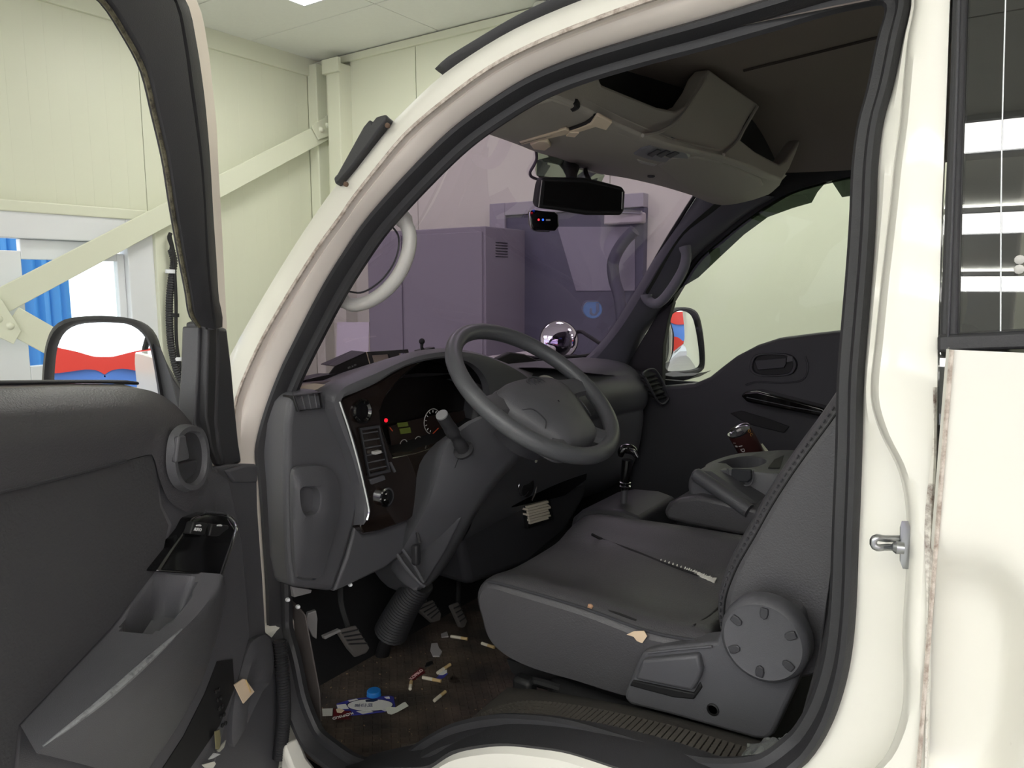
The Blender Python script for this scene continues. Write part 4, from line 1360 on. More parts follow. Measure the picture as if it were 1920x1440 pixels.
fm_ = MB().prism(mq, (0, 0, 0.008)).build('floor_mat', mm_, pan, smooth=False)
# raised tread over the wheel arch
Kp = [(648, 1440), (715, 1417), (815, 1396), (880, 1370), (930, 1357), (980, 1352), (1093, 1362), (1250, 1400), (1373, 1440), (1520, 1480)]
R2 = [(690, 1435), (745, 1410), (835, 1390), (885, 1357), (930, 1336), (990, 1325), (1100, 1337), (1255, 1372), (1385, 1410), (1530, 1450)]
R3 = [(760, 1425), (800, 1400), (880, 1350), (912, 1322), (935, 1304), (957, 1288), (1080, 1305), (1200, 1328), (1330, 1362), (1500, 1410)]
kk = crv(np.array([P(u, v, y=.07) for u, v in Kp]), 50)
k2 = crv(np.array([P(u, v, y=.13) for u, v in R2]), 50)
k3 = crv(np.array([P(u, v, y=.25) for u, v in R3]), 50)
k4 = k3 + [0, 0.02, -0.02]
k5 = k3.copy()
k5[:, 1] += 0.05
k5[:, 2] = 0.6
kfl = kk.copy()
kfl[:, 2] = 0.6
M_tread = mat('sill_tread_rubber', (70, 66, 61), 0.8, mottle=(16, 0.25), bump=(200, 0.4))
tread = MB().grid([kfl, kk, mixr(kk, k2, .5) + [0, 0, .003], k2 + [0, 0, .003], mixr(k2, k3, .5) + [0, 0, .004], k3, k4, k5]).build('sill_tread', M_tread, TR, weld=0)
tb = MB()
for i in range(9, 48):
    for t in np.linspace(0.2, 1.05, 5):
        for h in (0.0, 0.5):
            a = mixr(kk, k2, t)
            p = a[i] * (1 - h) + a[i + 1] * h if i < 49 else a[i]
            tb.box(p + [0.0, 0, 0.0035], (0.0066, 0.0085, 0.007))
o = tb.build('tread_blocks', M_tread, tread, smooth=False)
tag(o, 'rows of small raised rubber blocks on the sill tread', kind='stuff')
# black lip between tread and painted sill
wl = crv(SS([(648, 1446), (720, 1440), (800, 1436), (845, 1409), (895, 1398), (945, 1394), (1000, 1399), (1060, 1408), (1153, 1437), (1300, 1488), (1400, 1520)], 0.006), 50)
MB().grid([kk + [0, 0.01, 0.004], kk + [0, -0.008, 0.006], mixr(kk, wl, 0.4) + [0, 0, 0.006], mixr(kk, wl, 0.85) + [0, 0, 0.002], wl, wl + [0, 0.01, -0.03]]).build('sill_rubber', M_rub, TR, weld=0)
# kick panel and its screw
kp = [(552, 1130), (575, 1150), (590, 1230), (603, 1300), (606, 1368), (575, 1392), (548, 1370), (540, 1300)]
kpo = MB().prism(np.array([P(u, v, y=.10) for u, v in kp]), (-0.06, 0.02, 0)).build('kick_panel', mat('dusty_plastic', (84, 78, 76), 0.7, mottle=(20, 0.2)), TR, bevel=0.008)
MB().lathe([(0.013, 0), (0.013, 0.003), (0.007, 0.004), (0.006, 0.007), (0.0001, 0.008)], P(564, 1300, y=.098), (0.4, -1, 0), 18).build('kick_screw', M_plast, kpo)
# pedals
def pedal(px, d, name, arm, mt=M_plast2):
    q = np.array([P(u, v, x=d) for u, v in px])
    o = MB().prism(q, (-0.012, 0, -0.006)).build(name, mt, TR, bevel=0.003)
    MB().tube(crv(np.array([P(u, v, x=d - 0.02 - 0.02 * i) for i, (u, v) in enumerate(arm)]), 10), 0.007, 8).build('pedal_arm', M_black, o)
    c = q.mean(0)
    for k in range(4):
        a, b = mixr(q[0], q[-1], (k + .6) / 4.4), mixr(q[1], q[2], (k + .6) / 4.4)
        MB().tube([mixr(a, c, .1) + [.002, 0, .001], mixr(b, c, .1) + [.002, 0, .001]], 0.0018, 5).build('pedal_rib', M_rub, o)


M_dull = mat('dull_grey_metal', (140, 138, 138), 0.6)
M_ped = mat('pedal_rubber', (92, 88, 86), 0.8)
pedal([(634, 1181), (668, 1172), (694, 1214), (688, 1224), (670, 1231), (655, 1214)], -1.17, 'clutch_pedal', [(655, 1180), (640, 1130), (640, 1080)], M_ped)
pedal([(780, 1138), (812, 1124), (828, 1150), (826, 1163), (812, 1166)], -1.20, 'brake_pedal', [(800, 1135), (800, 1100), (805, 1060)], M_ped)
pedal([(846, 1134), (860, 1128), (877, 1164), (872, 1176), (864, 1174)], -1.18, 'accelerator_pedal', [(858, 1135), (860, 1100), (862, 1070)], M_ped)
MB().prism(np.array([P(u, v, x=-1.15) for u, v in [(577, 1150), (593, 1145), (596, 1160), (594, 1199), (586, 1194), (574, 1168)]]), (-0.01, 0.004, 0)).build('pedal_bracket', M_dull, TR, bevel=0.002)
MB().prism(np.array([P(u, v, x=-1.16) for u, v in [(608, 1193), (638, 1180), (640, 1184), (610, 1199)]]), (-0.01, 0.0, 0.0)).build('floor_strip', M_dull, TR, bevel=0.001)
MB().prism(np.array([P(u, v, x=-1.13) for u, v in [(548, 1100), (585, 1106), (583, 1112), (552, 1120)]]), (-0.02, 0.0, 0.0)).build('dash_bracket', M_dull, TR, bevel=0.001)
for (u, v) in ((538, 1124), (557, 1137), (655, 1096)):
    MB().lathe([(0.0035, 0), (0.0045, 0.004), (0.003, 0.009)], P(u, v, x=-1.12), (1, -0.3, 0.2), 8).build('white_clip', M_white, TR)

# ------------------------------------------------------------------ driver's seat
Tpx = [(903, 1092), (925, 1091), (990, 1108), (1100, 1141), (1220, 1184), (1340, 1206)]
Bpx = [(905, 1150), (915, 1190), (945, 1222), (1000, 1249), (1090, 1275), (1170, 1300), (1330, 1340)]
TT = PP(Tpx, y=0.258)
BB = PP(Bpx, y=0.262)
tx = crv(TT, 24)
bx_ = crv(BB, 24)
far = np.array([P(u, v, y=0.74) for u, v in [(1082, 992), (1098, 978), (1130, 972), (1220, 984), (1300, 995), (1420, 1015)]])
fx = crv(far, 24)
secs = []
SY = [(0.250, 0.05), (0.256, 0.0), (0.272, -0.0), (0.300, 0.0), (0.345, 0.0), (0.40, 0), (0.48, 0.0), (0.57, 0.0), (0.62, 0.0), (0.66, 0.0), (0.70, 0.0), (0.73, 0.0), (0.745, 0.06)]
hz_ = {0.250: -0.008, 0.256: 0.0, 0.272: 0.010, 0.300: 0.010, 0.345: -0.006, 0.40: -0.016, 0.48: -0.018, 0.57: -0.016, 0.62: -0.012, 0.66: 0.018, 0.70: 0.024, 0.73: 0.012, 0.745: -0.02}
for y, sh in SY:
    t = (y - 0.258) / 0.482
    top_ = tx * (1 - t) + fx * t
    top_ = top_.copy()
    top_[:, 1] = y
    nose = np.clip(1 - np.arange(24) / 3.0, 0, 1)
    top_[:, 2] += hz_[y] * (1 - 0.6 * nose)
    bot_ = bx_.copy()
    bot_[:, 1] = y
    bot_[:, 0] += -0.01 * t
    fr1 = mixr(top_[0], bot_[0], 0.33) + [-0.012, 0, 0]
    fr2 = mixr(top_[0], bot_[0], 0.7) + [-0.010, 0, 0]
    loopp = list(top_) + list(bot_[::-1]) + [fr2, fr1]
    loopp = np.array(loopp)
    cm = loopp.mean(0)
    loopp = mixr(loopp, cm, sh)
    loopp[:, 1] = y
    secs.append(loopp)
seat = MB().loft(secs).build('driver_seat', M_leath, TR, weld=0, sub=1)
pip = tx.copy()
pip[:, 1] = 0.2535
MB().tube(pip[1:] + [0, 0, 0.002], 0.0026, 6).build('cushion_piping', M_plast2, seat)


def seat_z(x, y):
    zz = []
    for s_ in secs[1:-1]:
        o_ = np.argsort(s_[:24, 0])
        zz.append(np.interp(x, s_[:24, 0][o_], s_[:24, 2][o_]))
    return np.interp(y, [q[0] for q in SY[1:-1]], zz)


def on_seat(u, v, dz=0.0):
    p_ = P(u, v, z=1.03)
    for _ in range(5):
        p_ = P(u, v, z=seat_z(p_[0], p_[1]) + dz)
    return p_


MB().tube(crv([on_seat(*q) for q in [(1110, 1002), (1130, 1012), (1190, 1034), (1250, 1058), (1342, 1090)]], 24), 0.0035, 6).build('cushion_seam', M_black, seat)
MB().tube(crv([on_seat(*q) for q in [(1300, 1174), (1330, 1155), (1352, 1135)]], 10), 0.002, 5).build('cushion_crease', M_black, seat)
# torn seam: white backing showing, in ragged bits
M_tear = mat('torn_white_backing', (200, 198, 190), 0.8)
tr_ = crv([on_seat(*q, 0.004) for q in [(1238, 1050), (1275, 1063), (1310, 1077), (1344, 1091)]], 30)
for i in range(28):
    if i < 12 and i % 2:
        continue
    w = (0.002 + 0.008 * (i / 28)) * (0.5 + 0.8 * random.random())
    a, b = tr_[i], tr_[i + 1]
    b = a + (b - a) * (0.55 if i < 16 else 1.0)
    h = np.array([0, w, 0.003])
    k = 0.3 + 0.7 * random.random()
    MB().prism([a - h * 0.3 * k, b - h * 0.2, b + h, a + h * k], (0, 0, -0.003)).build('torn_backing', M_tear, seat, smooth=False)
cr = crv(PP([(1062, 1137), (1110, 1152), (1160, 1166), (1190, 1178)], y=0.262), 14)
MB().tube(cr + [0, 0.006, 0.010], 0.003, 6).build('torn_piping', M_black, seat)

# backrest
fe = [(1357, 1200), (1347, 1130), (1351, 1088), (1371, 1036), (1400, 985), (1436, 920), (1484, 846), (1541, 768), (1594, 690), (1655, 605), (1700, 545), (1735, 515)]
re_ = [(1500, 1262), (1560, 1240), (1620, 1130), (1660, 980), (1700, 820), (1735, 700), (1765, 600), (1770, 550)]
fe3 = crv(PP(fe, y=0.30), 26)
re3 = crv(PP(re_, y=0.30), 26)
cm = (fe3.mean(0) + re3.mean(0)) / 2
secs = []
for y, s, ins in ((0.262, 0.035, 0.030), (0.266, 0.012, 0.012), (0.29, 0.0, 0.0), (0.36, 0.0, 0.006), (0.42, 0.0, 0.016), (0.5, 0, 0.018), (0.58, 0, 0.016), (0.64, 0, 0.006), (0.71, 0, 0), (0.735, 0.015, 0.014), (0.742, 0.05, 0.03)):
    f_ = fe3.copy()
    f_[:, 0] += ins * 0.85
    f_[:, 2] -= ins * 0.35
    lp_ = np.vstack([f_, re3[::-1]])
    lp_ = mixr(lp_, cm, s)
    lp_[:, 1] = y
    secs.append(lp_)
bk = MB().loft(secs).build('backrest', M_leath, seat, weld=0, sub=1)
stc = MB()
sl = secs[1][:26] + [0.004, -0.003, 0]
sl = crv(sl, 120)
for i in range(4, 116, 2):
    stc.tube([sl[i], sl[i + 1]], 0.0016, 5)
o = stc.build('stitching', M_plast2, bk)
tag(o, 'dark stitching along the backrest seam', kind='stuff')
MB().tube(sl + [0.006, 0.001, -0.003], 0.0016, 5).build('backrest_seam', M_black, bk)

# plastic side cover with dial and lever
sc = [(1192, 1246), (1205, 1222), (1240, 1214), (1343, 1204), (1362, 1152), (1400, 1120), (1500, 1150), (1516, 1220), (1500, 1270), (1472, 1330), (1450, 1378), (1436, 1388), (1415, 1386), (1260, 1342), (1180, 1322), (1170, 1310), (1172, 1296)]
sco = MB().prism(PP(sc, y=0.232), (0, 0.05, 0)).build('side_cover', M_plast, seat, bevel=0.010, seg=3)
dc = P(1437, 1194, y=0.226)
dial = MB().lathe([(0.062, 0.010), (0.0625, -0.006), (0.0595, -0.016), (0.054, -0.0205), (0.050, -0.0195), (0.0001, -0.020)], dc, (0, 1, 0), 48).build('recline_dial', M_plast, seat)
for k in range(6):
    a = k * pi / 3 + 0.5
    d_ = np.array([cos(a), 0, sin(a)])
    t_ = np.array([-sin(a), 0, cos(a)])
    c = dc + [0, -0.0195, 0] + d_ * 0.043
    MB().loft([[c + d_ * q * 0.008 + t_ * w * 0.005 + np.array([0, h, 0]) for q, w in ((1, -1), (1, 1), (0, 1.2), (-0.8, 0.9), (-1.1, 0), (-0.8, -0.9), (0, -1.2))] for h in (0.004, -0.0035)]).build('dial_notch', M_plast2, dial, bevel=0.0012)
MB().prism(PP([(1204, 1238), (1308, 1228), (1315, 1258), (1310, 1275), (1298, 1296), (1280, 1293), (1190, 1274)], y=0.219), (0, 0.02, 0)).build('height_lever', M_plast, seat, bevel=0.005, seg=3)
MB().prism(PP([(1186, 1276), (1280, 1296), (1300, 1300), (1312, 1280), (1316, 1290), (1300, 1312), (1262, 1308), (1180, 1286)], y=0.228), (0, 0.012, 0)).build('lever_well', M_black, seat, bevel=0.002)
MB().tube(crv(PP([(1215, 1224), (1280, 1217), (1335, 1212)], y=0.230), 10), 0.002, 6).build('cover_rib', M_plast, sco)
MB().lathe([(0.0095, 0), (0.0095, -0.002), (0.0075, -0.003), (0.0070, 0.004), (0.0001, 0.005)], P(1337, 1330, y=0.232), (0, 1, 0), 20).build('cover_screw_hole', M_black, sco)
# slide bar under the cushion
MB().tube(crv([P(985, 1275, y=.27), P(1010, 1278, y=.27), P(1050, 1290, y=.28)], 10), 0.008, 8).build('slide_bar', M_black, seat)
MB().box(P(984, 1285, y=.262), (0.04, 0.03, 0.035)).build('slide_handle', M_black, seat, bevel=0.008)
MB().prism(PP([(950, 1236), (1170, 1302), (1175, 1330), (1010, 1290), (960, 1262)], y=0.30), (0, 0.35, 0)).build('seat_underframe', M_black, seat)

# trim of the centre pillar behind the seat
ptr = [(1592, 640), (1612, 640), (1606, 1150), (1590, 1262), (1565, 1340), (1530, 1400), (1480, 1430), (1500, 1340), (1530, 1230), (1566, 1000), (1584, 800)]
MB().prism(SS(ptr, 0.14), (0.03, 0.03, 0)).build('pillar_trim', mat('dark_pillar_trim', (46, 45, 48), 0.7), TR, bevel=0.006)

# ------------------------------------------------------------------ middle seat folded as console
mc0 = [(1243, 960), (1252, 944), (1275, 934), (1310, 930), (1420, 955), (1440, 1010), (1380, 1003), (1290, 985), (1250, 975)]
mid = MB().prism(PP(mc0, y=0.80), (0, 0.28, 0)).build('middle_seat', M_leath, TR, bevel=0.012, seg=3)
bkp = [(1286, 905), (1292, 893), (1306, 884), (1330, 886), (1420, 948), (1430, 1000), (1362, 991), (1330, 978), (1303, 955), (1290, 930)]
MB().prism(PP(bkp, y=0.83), (0, 0.12, 0)).build('folded_back', M_plast, mid, bevel=0.014, seg=4)
MB().tube([P(1308, 892, y=.825), P(1405, 958, y=.80)], 0.0165, 14).build('arm_bolster', M_plast, mid)
MB().lathe([(0.0150, -0.016), (0.0155, 0.0), (0.010, 0.006), (0.0001, 0.007)], P(1305, 889, y=.825), P(1303, 888, y=.826) - P(1320, 900, y=.822), 14).build('bolster_cap', M_plast, mid)
MB().tube([P(1322, 884, y=.86), P(1408, 946, y=.84)], 0.004, 6).build('bolster_rail', M_plast2, mid)
# cup tray: outer rim, well, front notch
zt_ = 1.165
to_ = crv(PP([(1322, 872), (1350, 859), (1385, 850), (1430, 846), (1475, 843), (1530, 848), (1540, 890), (1470, 890), (1412, 885), (1365, 882), (1330, 881)], z=zt_), 72, closed=True)
ti_ = crv(PP([(1343, 871), (1358, 863), (1395, 856), (1430, 857), (1438, 863), (1425, 870), (1405, 876), (1372, 877), (1352, 876)], z=zt_), 72, closed=True)
tcn = ti_.mean(0)
def byxy(loop, c, n=72):
    th = np.linspace(-pi, pi, n, endpoint=False)
    a = np.arctan2(loop[:, 1] - c[1], loop[:, 0] - c[0])
    o_ = np.argsort(a)
    a2 = np.concatenate([a[o_] - 2 * pi, a[o_], a[o_] + 2 * pi])
    L3 = np.vstack([loop[o_]] * 3)
    return np.stack([np.interp(th, a2, L3[:, k]) for k in range(3)], 1)
to2, ti2 = byxy(to_, tcn), byxy(ti_, tcn)
dz_ = np.array([0, 0, 1.0])
MB().grid([to2 - dz_ * 0.11, to2 - dz_ * 0.006, mixr(to2, ti2, 0.06), mixr(to2, ti2, 0.92), ti2 - dz_ * 0.004, ti2 - dz_ * 0.045, mixr(ti2, tcn, 0.98) - dz_ * 0.045], cu=True).build('cup_tray', M_plast, mid, weld=0)
yn = P(1390, 884, z=zt_)[1]
nt_ = PP([(1371, 879), (1408, 881), (1409, 898), (1402, 905), (1378, 903), (1370, 895)], y=yn - 0.006)
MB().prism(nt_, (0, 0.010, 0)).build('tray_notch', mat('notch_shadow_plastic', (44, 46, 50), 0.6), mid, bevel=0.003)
MB().tube(crv(PP([(1364, 878), (1367, 898), (1376, 908), (1404, 910), (1412, 900), (1412, 882)], y=yn - 0.008), 24), 0.0022, 6).build('notch_lip', M_plast, mid)
MB().prism(PP([(1440, 878), (1452, 862), (1470, 854), (1462, 878)], z=zt_ + 0.001), (0, 0, 0.001)).build('tray_slot', M_black, mid, smooth=False)
MB().box((-0.50, 1.31, 0.96), (0.42, 0.40, 0.10)).build('passenger_seat', M_leath, TR, bevel=0.04, seg=4)
MB().box((-0.17, 1.31, 1.22), (0.12, 0.40, 0.55)).build('passenger_backrest', M_leath, TR, bevel=0.04, seg=4)

# ------------------------------------------------------------------ gear lever
gb = [(1066, 1000), (1072, 972), (1088, 958), (1120, 953), (1165, 958), (1200, 972), (1205, 1030), (1066, 1030)]
gear = MB().prism(PP(gb, y=0.77), (0, 0.22, 0)).build('gear_console', M_plast2, TR, bevel=0.012, seg=3)
gy = 0.84
MB().lathe([(0.040, -0.01), (0.036, 0.004), (0.02, 0.01)], P(1155, 968, y=gy), (0, 0, 1), 24).build('lever_gaiter', M_black, gear)
MB().tube([P(1167, 972, y=gy), P(1170, 935, y=gy), P(1172, 905, y=gy)], 0.0085, 12).build('lever_shaft', M_plast, gear)
MB().tube([P(1170, 925, y=gy), P(1173, 900, y=gy), P(1176, 862, y=gy)], [0.007, 0.0125, 0.0135], 14).build('lever_grip', M_gloss, gear)
for (u, v) in ((1172, 911), (1172, 904)):
    MB().lathe([(0.0125, -0.002), (0.0150, 0), (0.0125, 0.002)], P(u, v, y=gy), (0.02, 0, 1), 16).build('grip_ring', M_chrome, gear)
kx, ky_ = P(1162, 850, y=gy), P(1194, 852, y=gy)
MB().tube(crv([P(1164, 856, y=gy - .01), P(1166, 845, y=gy - .01), P(1176, 841, y=gy), P(1188, 846, y=gy), P(1194, 856, y=gy + .005)], 16), [0.006 + 0.007 * sin(pi * i / 15) for i in range(16)], 12).build('lever_knob', M_gloss, gear)
MB().tube(crv([P(1180, 841, y=gy - .012), P(1189, 845, y=gy - .012), P(1196, 857, y=gy - .008)], 10), 0.003, 8).build('knob_trim', M_chrome, gear)
MB().tube(crv([P(1161, 857, y=gy - .014), P(1163, 848, y=gy - .014), P(1170, 842, y=gy - .014)], 10), 0.0025, 8).build('knob_trim', M_chrome, gear)
# ------------------------------------------------------------------ headliner and overhead shelf
def hlz(x, y):
    base = np.interp(x, [-1.05, -0.95, -0.80, -0.62, -0.3, 1.2], [1.93, 1.96, 2.02, 2.065, 2.07, 2.07])
    e = min(y - 0.19, 1.59 - y)
    k = np.clip(e / 0.38, 0, 1)
    k = sin(k * pi / 2)
    return 1.925 + (base - 1.925) * k


ysx = np.concatenate([np.linspace(0.19, 0.45, 10), np.linspace(0.5, 1.28, 8), np.linspace(1.33, 1.59, 10)])
xsx = [-0.88, -0.8, -0.7, -0.62, -0.5, -0.3, 0, 0.4, 1.12]
def inset(x, y):
    k = max(0.0, -0.55 - x) * 0.55
    return 0.87 + (y - 0.87) * (0.70 - k) / 0.70


hl = MB().grid([[(x, inset(x, y), hlz(x, y) - 0.25 * max(0, -0.72 - x) * (abs(y - 0.87) / 0.7) ** 2) for y in ysx] for x in xsx]).build('headliner', M_liner, TR, weld=0)
a, b = P(1395, 127, z=2.07), P(1690, 58, z=2.07)
cr = [mixr(a, b, t) for t in np.linspace(0, 1, 12)]
MB().tube([np.array([p[0], p[1], hlz(p[0], p[1]) - 0.001]) for p in cr], 0.004, 6).build('headliner_seam', mat('liner_seam', (60, 54, 50), 0.9), hl)


def xof(u):
    return -0.70 + (u - 1045) / 435 * 0.12


def FX(pts, dx=0.0):
    return np.array([P(u, v, x=xof(u) + dx) for u, v in pts])


Fpx = [(860, 236), (905, 248), (973, 272), (1003, 284), (1047, 296), (1107, 321), (1173, 333), (1240, 349), (1297, 366), (1345, 384), (1400, 376), (1440, 362)]
Lpx = [(1020, 180), (1050, 186), (1085, 200), (1113, 214), (1160, 236), (1205, 255), (1250, 272), (1300, 284), (1357, 296), (1405, 312), (1440, 328), (1466, 338)]
NS = 40
fr_ = crv(WSP(Fpx[:9], 0.03), 30)
fr_ = np.vstack([fr_, crv(np.array([fr_[-1], P(1345, 384, y=1.56), P(1400, 376, y=1.56), P(1440, 362, y=1.54)]), 11)[1:]])
lr_ = crv(FX(Lpx), NS)
up_ = np.array([0, 0, 1.0])
rows = [fr_ + up_ * 0.03, fr_, mixr(fr_, lr_, 0.06) - up_ * 0.006]
rows += [mixr(fr_, lr_, t) - up_ * 0.008 for t in (0.3, 0.6, 0.85)]
rows += [lr_, lr_ + [0.012, 0, 0.012]]
shelf = MB().grid(rows).build('overhead_shelf', M_consol, TR, weld=0)
fas = [(1020, 180), (1050, 187), (1085, 201), (1113, 215), (1160, 237), (1205, 256), (1250, 273), (1300, 285), (1357, 297), (1405, 313), (1440, 329), (1466, 338), (1480, 318), (1492, 290), (1502, 262), (1496, 268), (1474, 300), (1462, 308), (1440, 297), (1417, 284), (1388, 261), (1394, 240), (1404, 222), (1424, 196), (1380, 165), (1331, 130), (1318, 145), (1307, 170), (1288, 198), (1268, 208), (1233, 201), (1167, 174), (1129, 158), (1124, 146), (1126, 130), (1090, 128), (1045, 158)]
MB().prism(FX(fas, 0.012), (-0.035, 0, 0.002)).build('shelf_fascia', M_consol, shelf, bevel=0.010, seg=3)
# hollow of the shelf, its shade put in as black sheets
pk_ = FX([(1070, 175), (1130, 165), (1235, 208), (1290, 215), (1390, 270), (1460, 315), (1475, 300)], -0.02)
MB().grid([pk_, pk_ + [-0.25, 0, 0.0]]).build('shelf_floor_shade_sheet', M_black, shelf, weld=0, solid=0.004)
bkw = pk_ + [-0.16, 0, -0.01]
MB().grid([bkw, bkw + [0, 0, 0.12]]).build('shelf_back_shade_sheet', M_black, shelf, weld=0)
MB().prism(FX([(1105, 122), (1187, 108), (1325, 138), (1302, 215), (1250, 226), (1120, 176)], -0.07), (-0.01, 0, 0)).build('pocket_shade_panel', M_black, shelf, smooth=False)  # black panel darkens the pocket as its shade would
MB().prism(FX([(1382, 278), (1396, 215), (1420, 192), (1515, 255), (1485, 328)], -0.07), (-0.01, 0, 0)).build('pocket_shade_panel', M_black, shelf, smooth=False)
# moulded valley lines
MB().tube(crv(FX([(1205, 254), (1235, 248), (1270, 226), (1300, 186), (1324, 148)], 0.014), 20), 0.004, 6).build('shelf_ridge', M_consol, shelf)
MB().tube(crv(FX([(1357, 290), (1382, 266), (1396, 240), (1420, 200)], 0.014), 16), 0.004, 6).build('shelf_ridge', M_consol, shelf)
# map lamp
from mathutils.bvhtree import BVHTree
_off = Vector(TR.location)
_bvh = BVHTree.FromPolygons([p_.co + _off for p_ in shelf.data.vertices], [tuple(q_.vertices) for q_ in shelf.data.polygons])


def LS(u, v, dz=0.0):
    """on the underside of the shelf, standing dz off it"""
    d_ = Vector(ray(u, v)).normalized()
    h_ = _bvh.ray_cast(Vector(CAM), d_)
    if h_[0] is None:
        return P(u, v, z=1.878 - dz)
    return np.array(h_[0] - d_ * dz * 1.6)


ml = [(1187, 290), (1200, 281), (1232, 273), (1262, 275), (1290, 288), (1294, 296), (1282, 304), (1250, 306), (1215, 300)]
lampo = MB().prism(np.array([LS(u, v, 0.014) for u, v in ml]), (0, 0, 0.02)).build('map_lamp', mat('lamp_grey', (120, 122, 126), 0.4), shelf, bevel=0.004)
for k in range(3):
    q = [(1214 + k * 17, 291 + k * 1), (1232 + k * 17, 281 + k * 2), (1240 + k * 17, 284 + k * 2), (1223 + k * 17, 295 + k * 1)]
    MB().prism(np.array([LS(u, v, 0.017) for u, v in q]), (0, 0, 0.004)).build('lamp_slot', M_plast2, lampo, smooth=False)
MB().prism(np.array([LS(u, v, 0.010) for u, v in [(1194, 300), (1232, 309), (1226, 312), (1200, 306)]]), (0, 0, 0.006)).build('lamp_lens', M_lgrey, shelf, smooth=False)
MB().lathe([(0.010, 0.006), (0.010, -0.004), (0.006, -0.006)], LS(1221, 329, 0.0), (0, 0, 1), 14).build('visor_clip', M_plast2, shelf)
# sun visors
vis = [(903, 247), (918, 226), (960, 210), (1036, 187), (1048, 189), (1078, 202), (1100, 214), (1114, 222), (1060, 246), (976, 269)]
v1 = MB().prism(np.array([LS(u, v, 0.016) for u, v in vis]), (0, 0, 0.012)).build('sun_visor', M_consol, shelf, bevel=0.005, seg=3)
vis2 = [(1232, 312), (1258, 298), (1310, 296), (1370, 312), (1425, 338), (1432, 348), (1420, 355), (1370, 366), (1335, 370), (1290, 356)]
MB().prism(np.array([LS(u, v, 0.014) for u, v in vis2]), (0, 0, 0.010)).build('sun_visor', M_consol, shelf, bevel=0.005, seg=3)
# cream toll-card holder clipped to the visor
cream = empty('card_holder', LS(1060, 250, 0.02))
tag(cream, 'aged cream plastic card holder clipped to the sun visor', 'card holder')
MB().prism(np.array([LS(u, v, 0.032) for u, v in [(974, 268), (978, 272), (1063, 253), (1068, 246), (1060, 243)]]), (0, 0, 0.006)).build('holder_rail', M_cream, cream, bevel=0.002)
MB().prism(np.array([LS(u, v, 0.036) for u, v in [(994, 272), (1000, 280), (1022, 283), (1033, 275), (1028, 267), (1010, 266)]]), (0, 0, 0.008)).build('holder_clip', M_cream, cream, bevel=0.002)
MB().prism(np.array([LS(u, v, 0.032) for u, v in [(1066, 248), (1112, 232), (1118, 238), (1074, 252)]]), (0, 0, 0.004)).build('holder_tray', M_cream, cream, bevel=0.001)
MB().prism(np.array([LS(u, v, 0.036) for u, v in [(1106, 236), (1118, 218), (1122, 217), (1148, 231), (1137, 245)]]), (0, 0, 0.006)).build('holder_end', M_cream, cream, bevel=0.003)
MB().prism(np.array([LS(u, v, 0.038) for u, v in [(1061, 256), (1068, 249), (1086, 250), (1078, 258)]]), (0, 0, 0.004)).build('holder_tab', M_cream, cream, bevel=0.001)

MB().tube(crv([LS(u, v, 0.017) for u, v in [(976, 267), (1060, 244), (1100, 230), (1116, 216)]], 16), 0.0035, 6).build('visor_shadow_gap', M_black, v1)
MB().tube(crv([LS(u, v, 0.012) for u, v in [(1078, 190), (1082, 198), (1074, 204)]], 8), 0.006, 6).build('visor_hinge', M_black, v1)

# ------------------------------------------------------------------ rear-view mirror, film patch
mc1 = P(1092, 368, y=0.80)
mn1 = np.array([0.80, -0.55, -0.22])
mn1 = mn1 / np.linalg.norm(mn1)
def MP(pts, off=0.0):
    return np.array([plane(u, v, mc1 + mn1 * off, mn1) for u, v in pts])
rv = [(1017, 334), (1100, 335), (1130, 341), (1168, 351), (1173, 360), (1171, 395), (1165, 404), (1100, 404), (1040, 394), (1012, 391), (1007, 383), (1012, 350)]
rvo = MB().prism(MP(rv), -mn1 * 0.035).build('rear_view_mirror', M_black, TR, bevel=0.006, seg=3)
MB().prism(MP([(1022, 340), (1100, 342), (1163, 356), (1164, 396), (1100, 395), (1040, 387), (1018, 384)], 0.0008), -mn1 * 0.001).build('mirror_glass', mat('dark_cabin_reflection', (12, 11, 12), 0.3), rvo, smooth=False)  # dark reflected cabin put into the glass colour
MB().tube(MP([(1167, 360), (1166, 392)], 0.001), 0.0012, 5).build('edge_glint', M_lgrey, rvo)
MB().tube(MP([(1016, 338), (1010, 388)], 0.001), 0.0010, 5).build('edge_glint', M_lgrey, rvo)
w1 = on_ws(1070, 308, 0.004)
MB().tube(crv([w1, mixr(w1, MP([(1072, 338)], -0.02)[0], 0.5), MP([(1072, 340)], -0.02)[0]], 10), [0.022, 0.023, 0.022, 0.020, 0.018, 0.016, 0.014, 0.014, 0.013, 0.012], 14).build('mirror_stem', M_black, rvo)
w2 = on_ws(1099, 312, 0.006)
MB().tube(crv([w2, mixr(w2, MP([(1105, 338)], -0.02)[0], 0.5) + [0, -0.01, 0], MP([(1106, 340)], -0.02)[0]], 10), 0.006, 8).build('mirror_cable', M_black, rvo)
fpx = [(1004, 280), (1007, 300), (1003, 318), (1006, 329), (1016, 336), (1100, 340), (1128, 341), (1134, 329), (1120, 318), (1107, 316), (1047, 290)]
MB().face(WSP(fpx, 0.004)).build('film_patch', M_film, TR, smooth=False)
ep = crv(WSP([(1005, 282), (1006, 298), (1000, 312), (994, 322), (996, 331), (1010, 337)], 0.005), 16)
MB().tube(ep, 0.004, 6).build('film_edge', mat('film_edge_purple', (80, 70, 84), 0.5), TR)
# black ceramic border of the glass, right and bottom
bd = crv(WSP([(960, 684), (1050, 671), (1095, 667), (1112, 662), (1150, 616), (1200, 536), (1250, 450), (1290, 386), (1302, 368)], 0.006), 50)
MB().tube(bd, 0.006, 6).build('screen_border', M_black, TR)

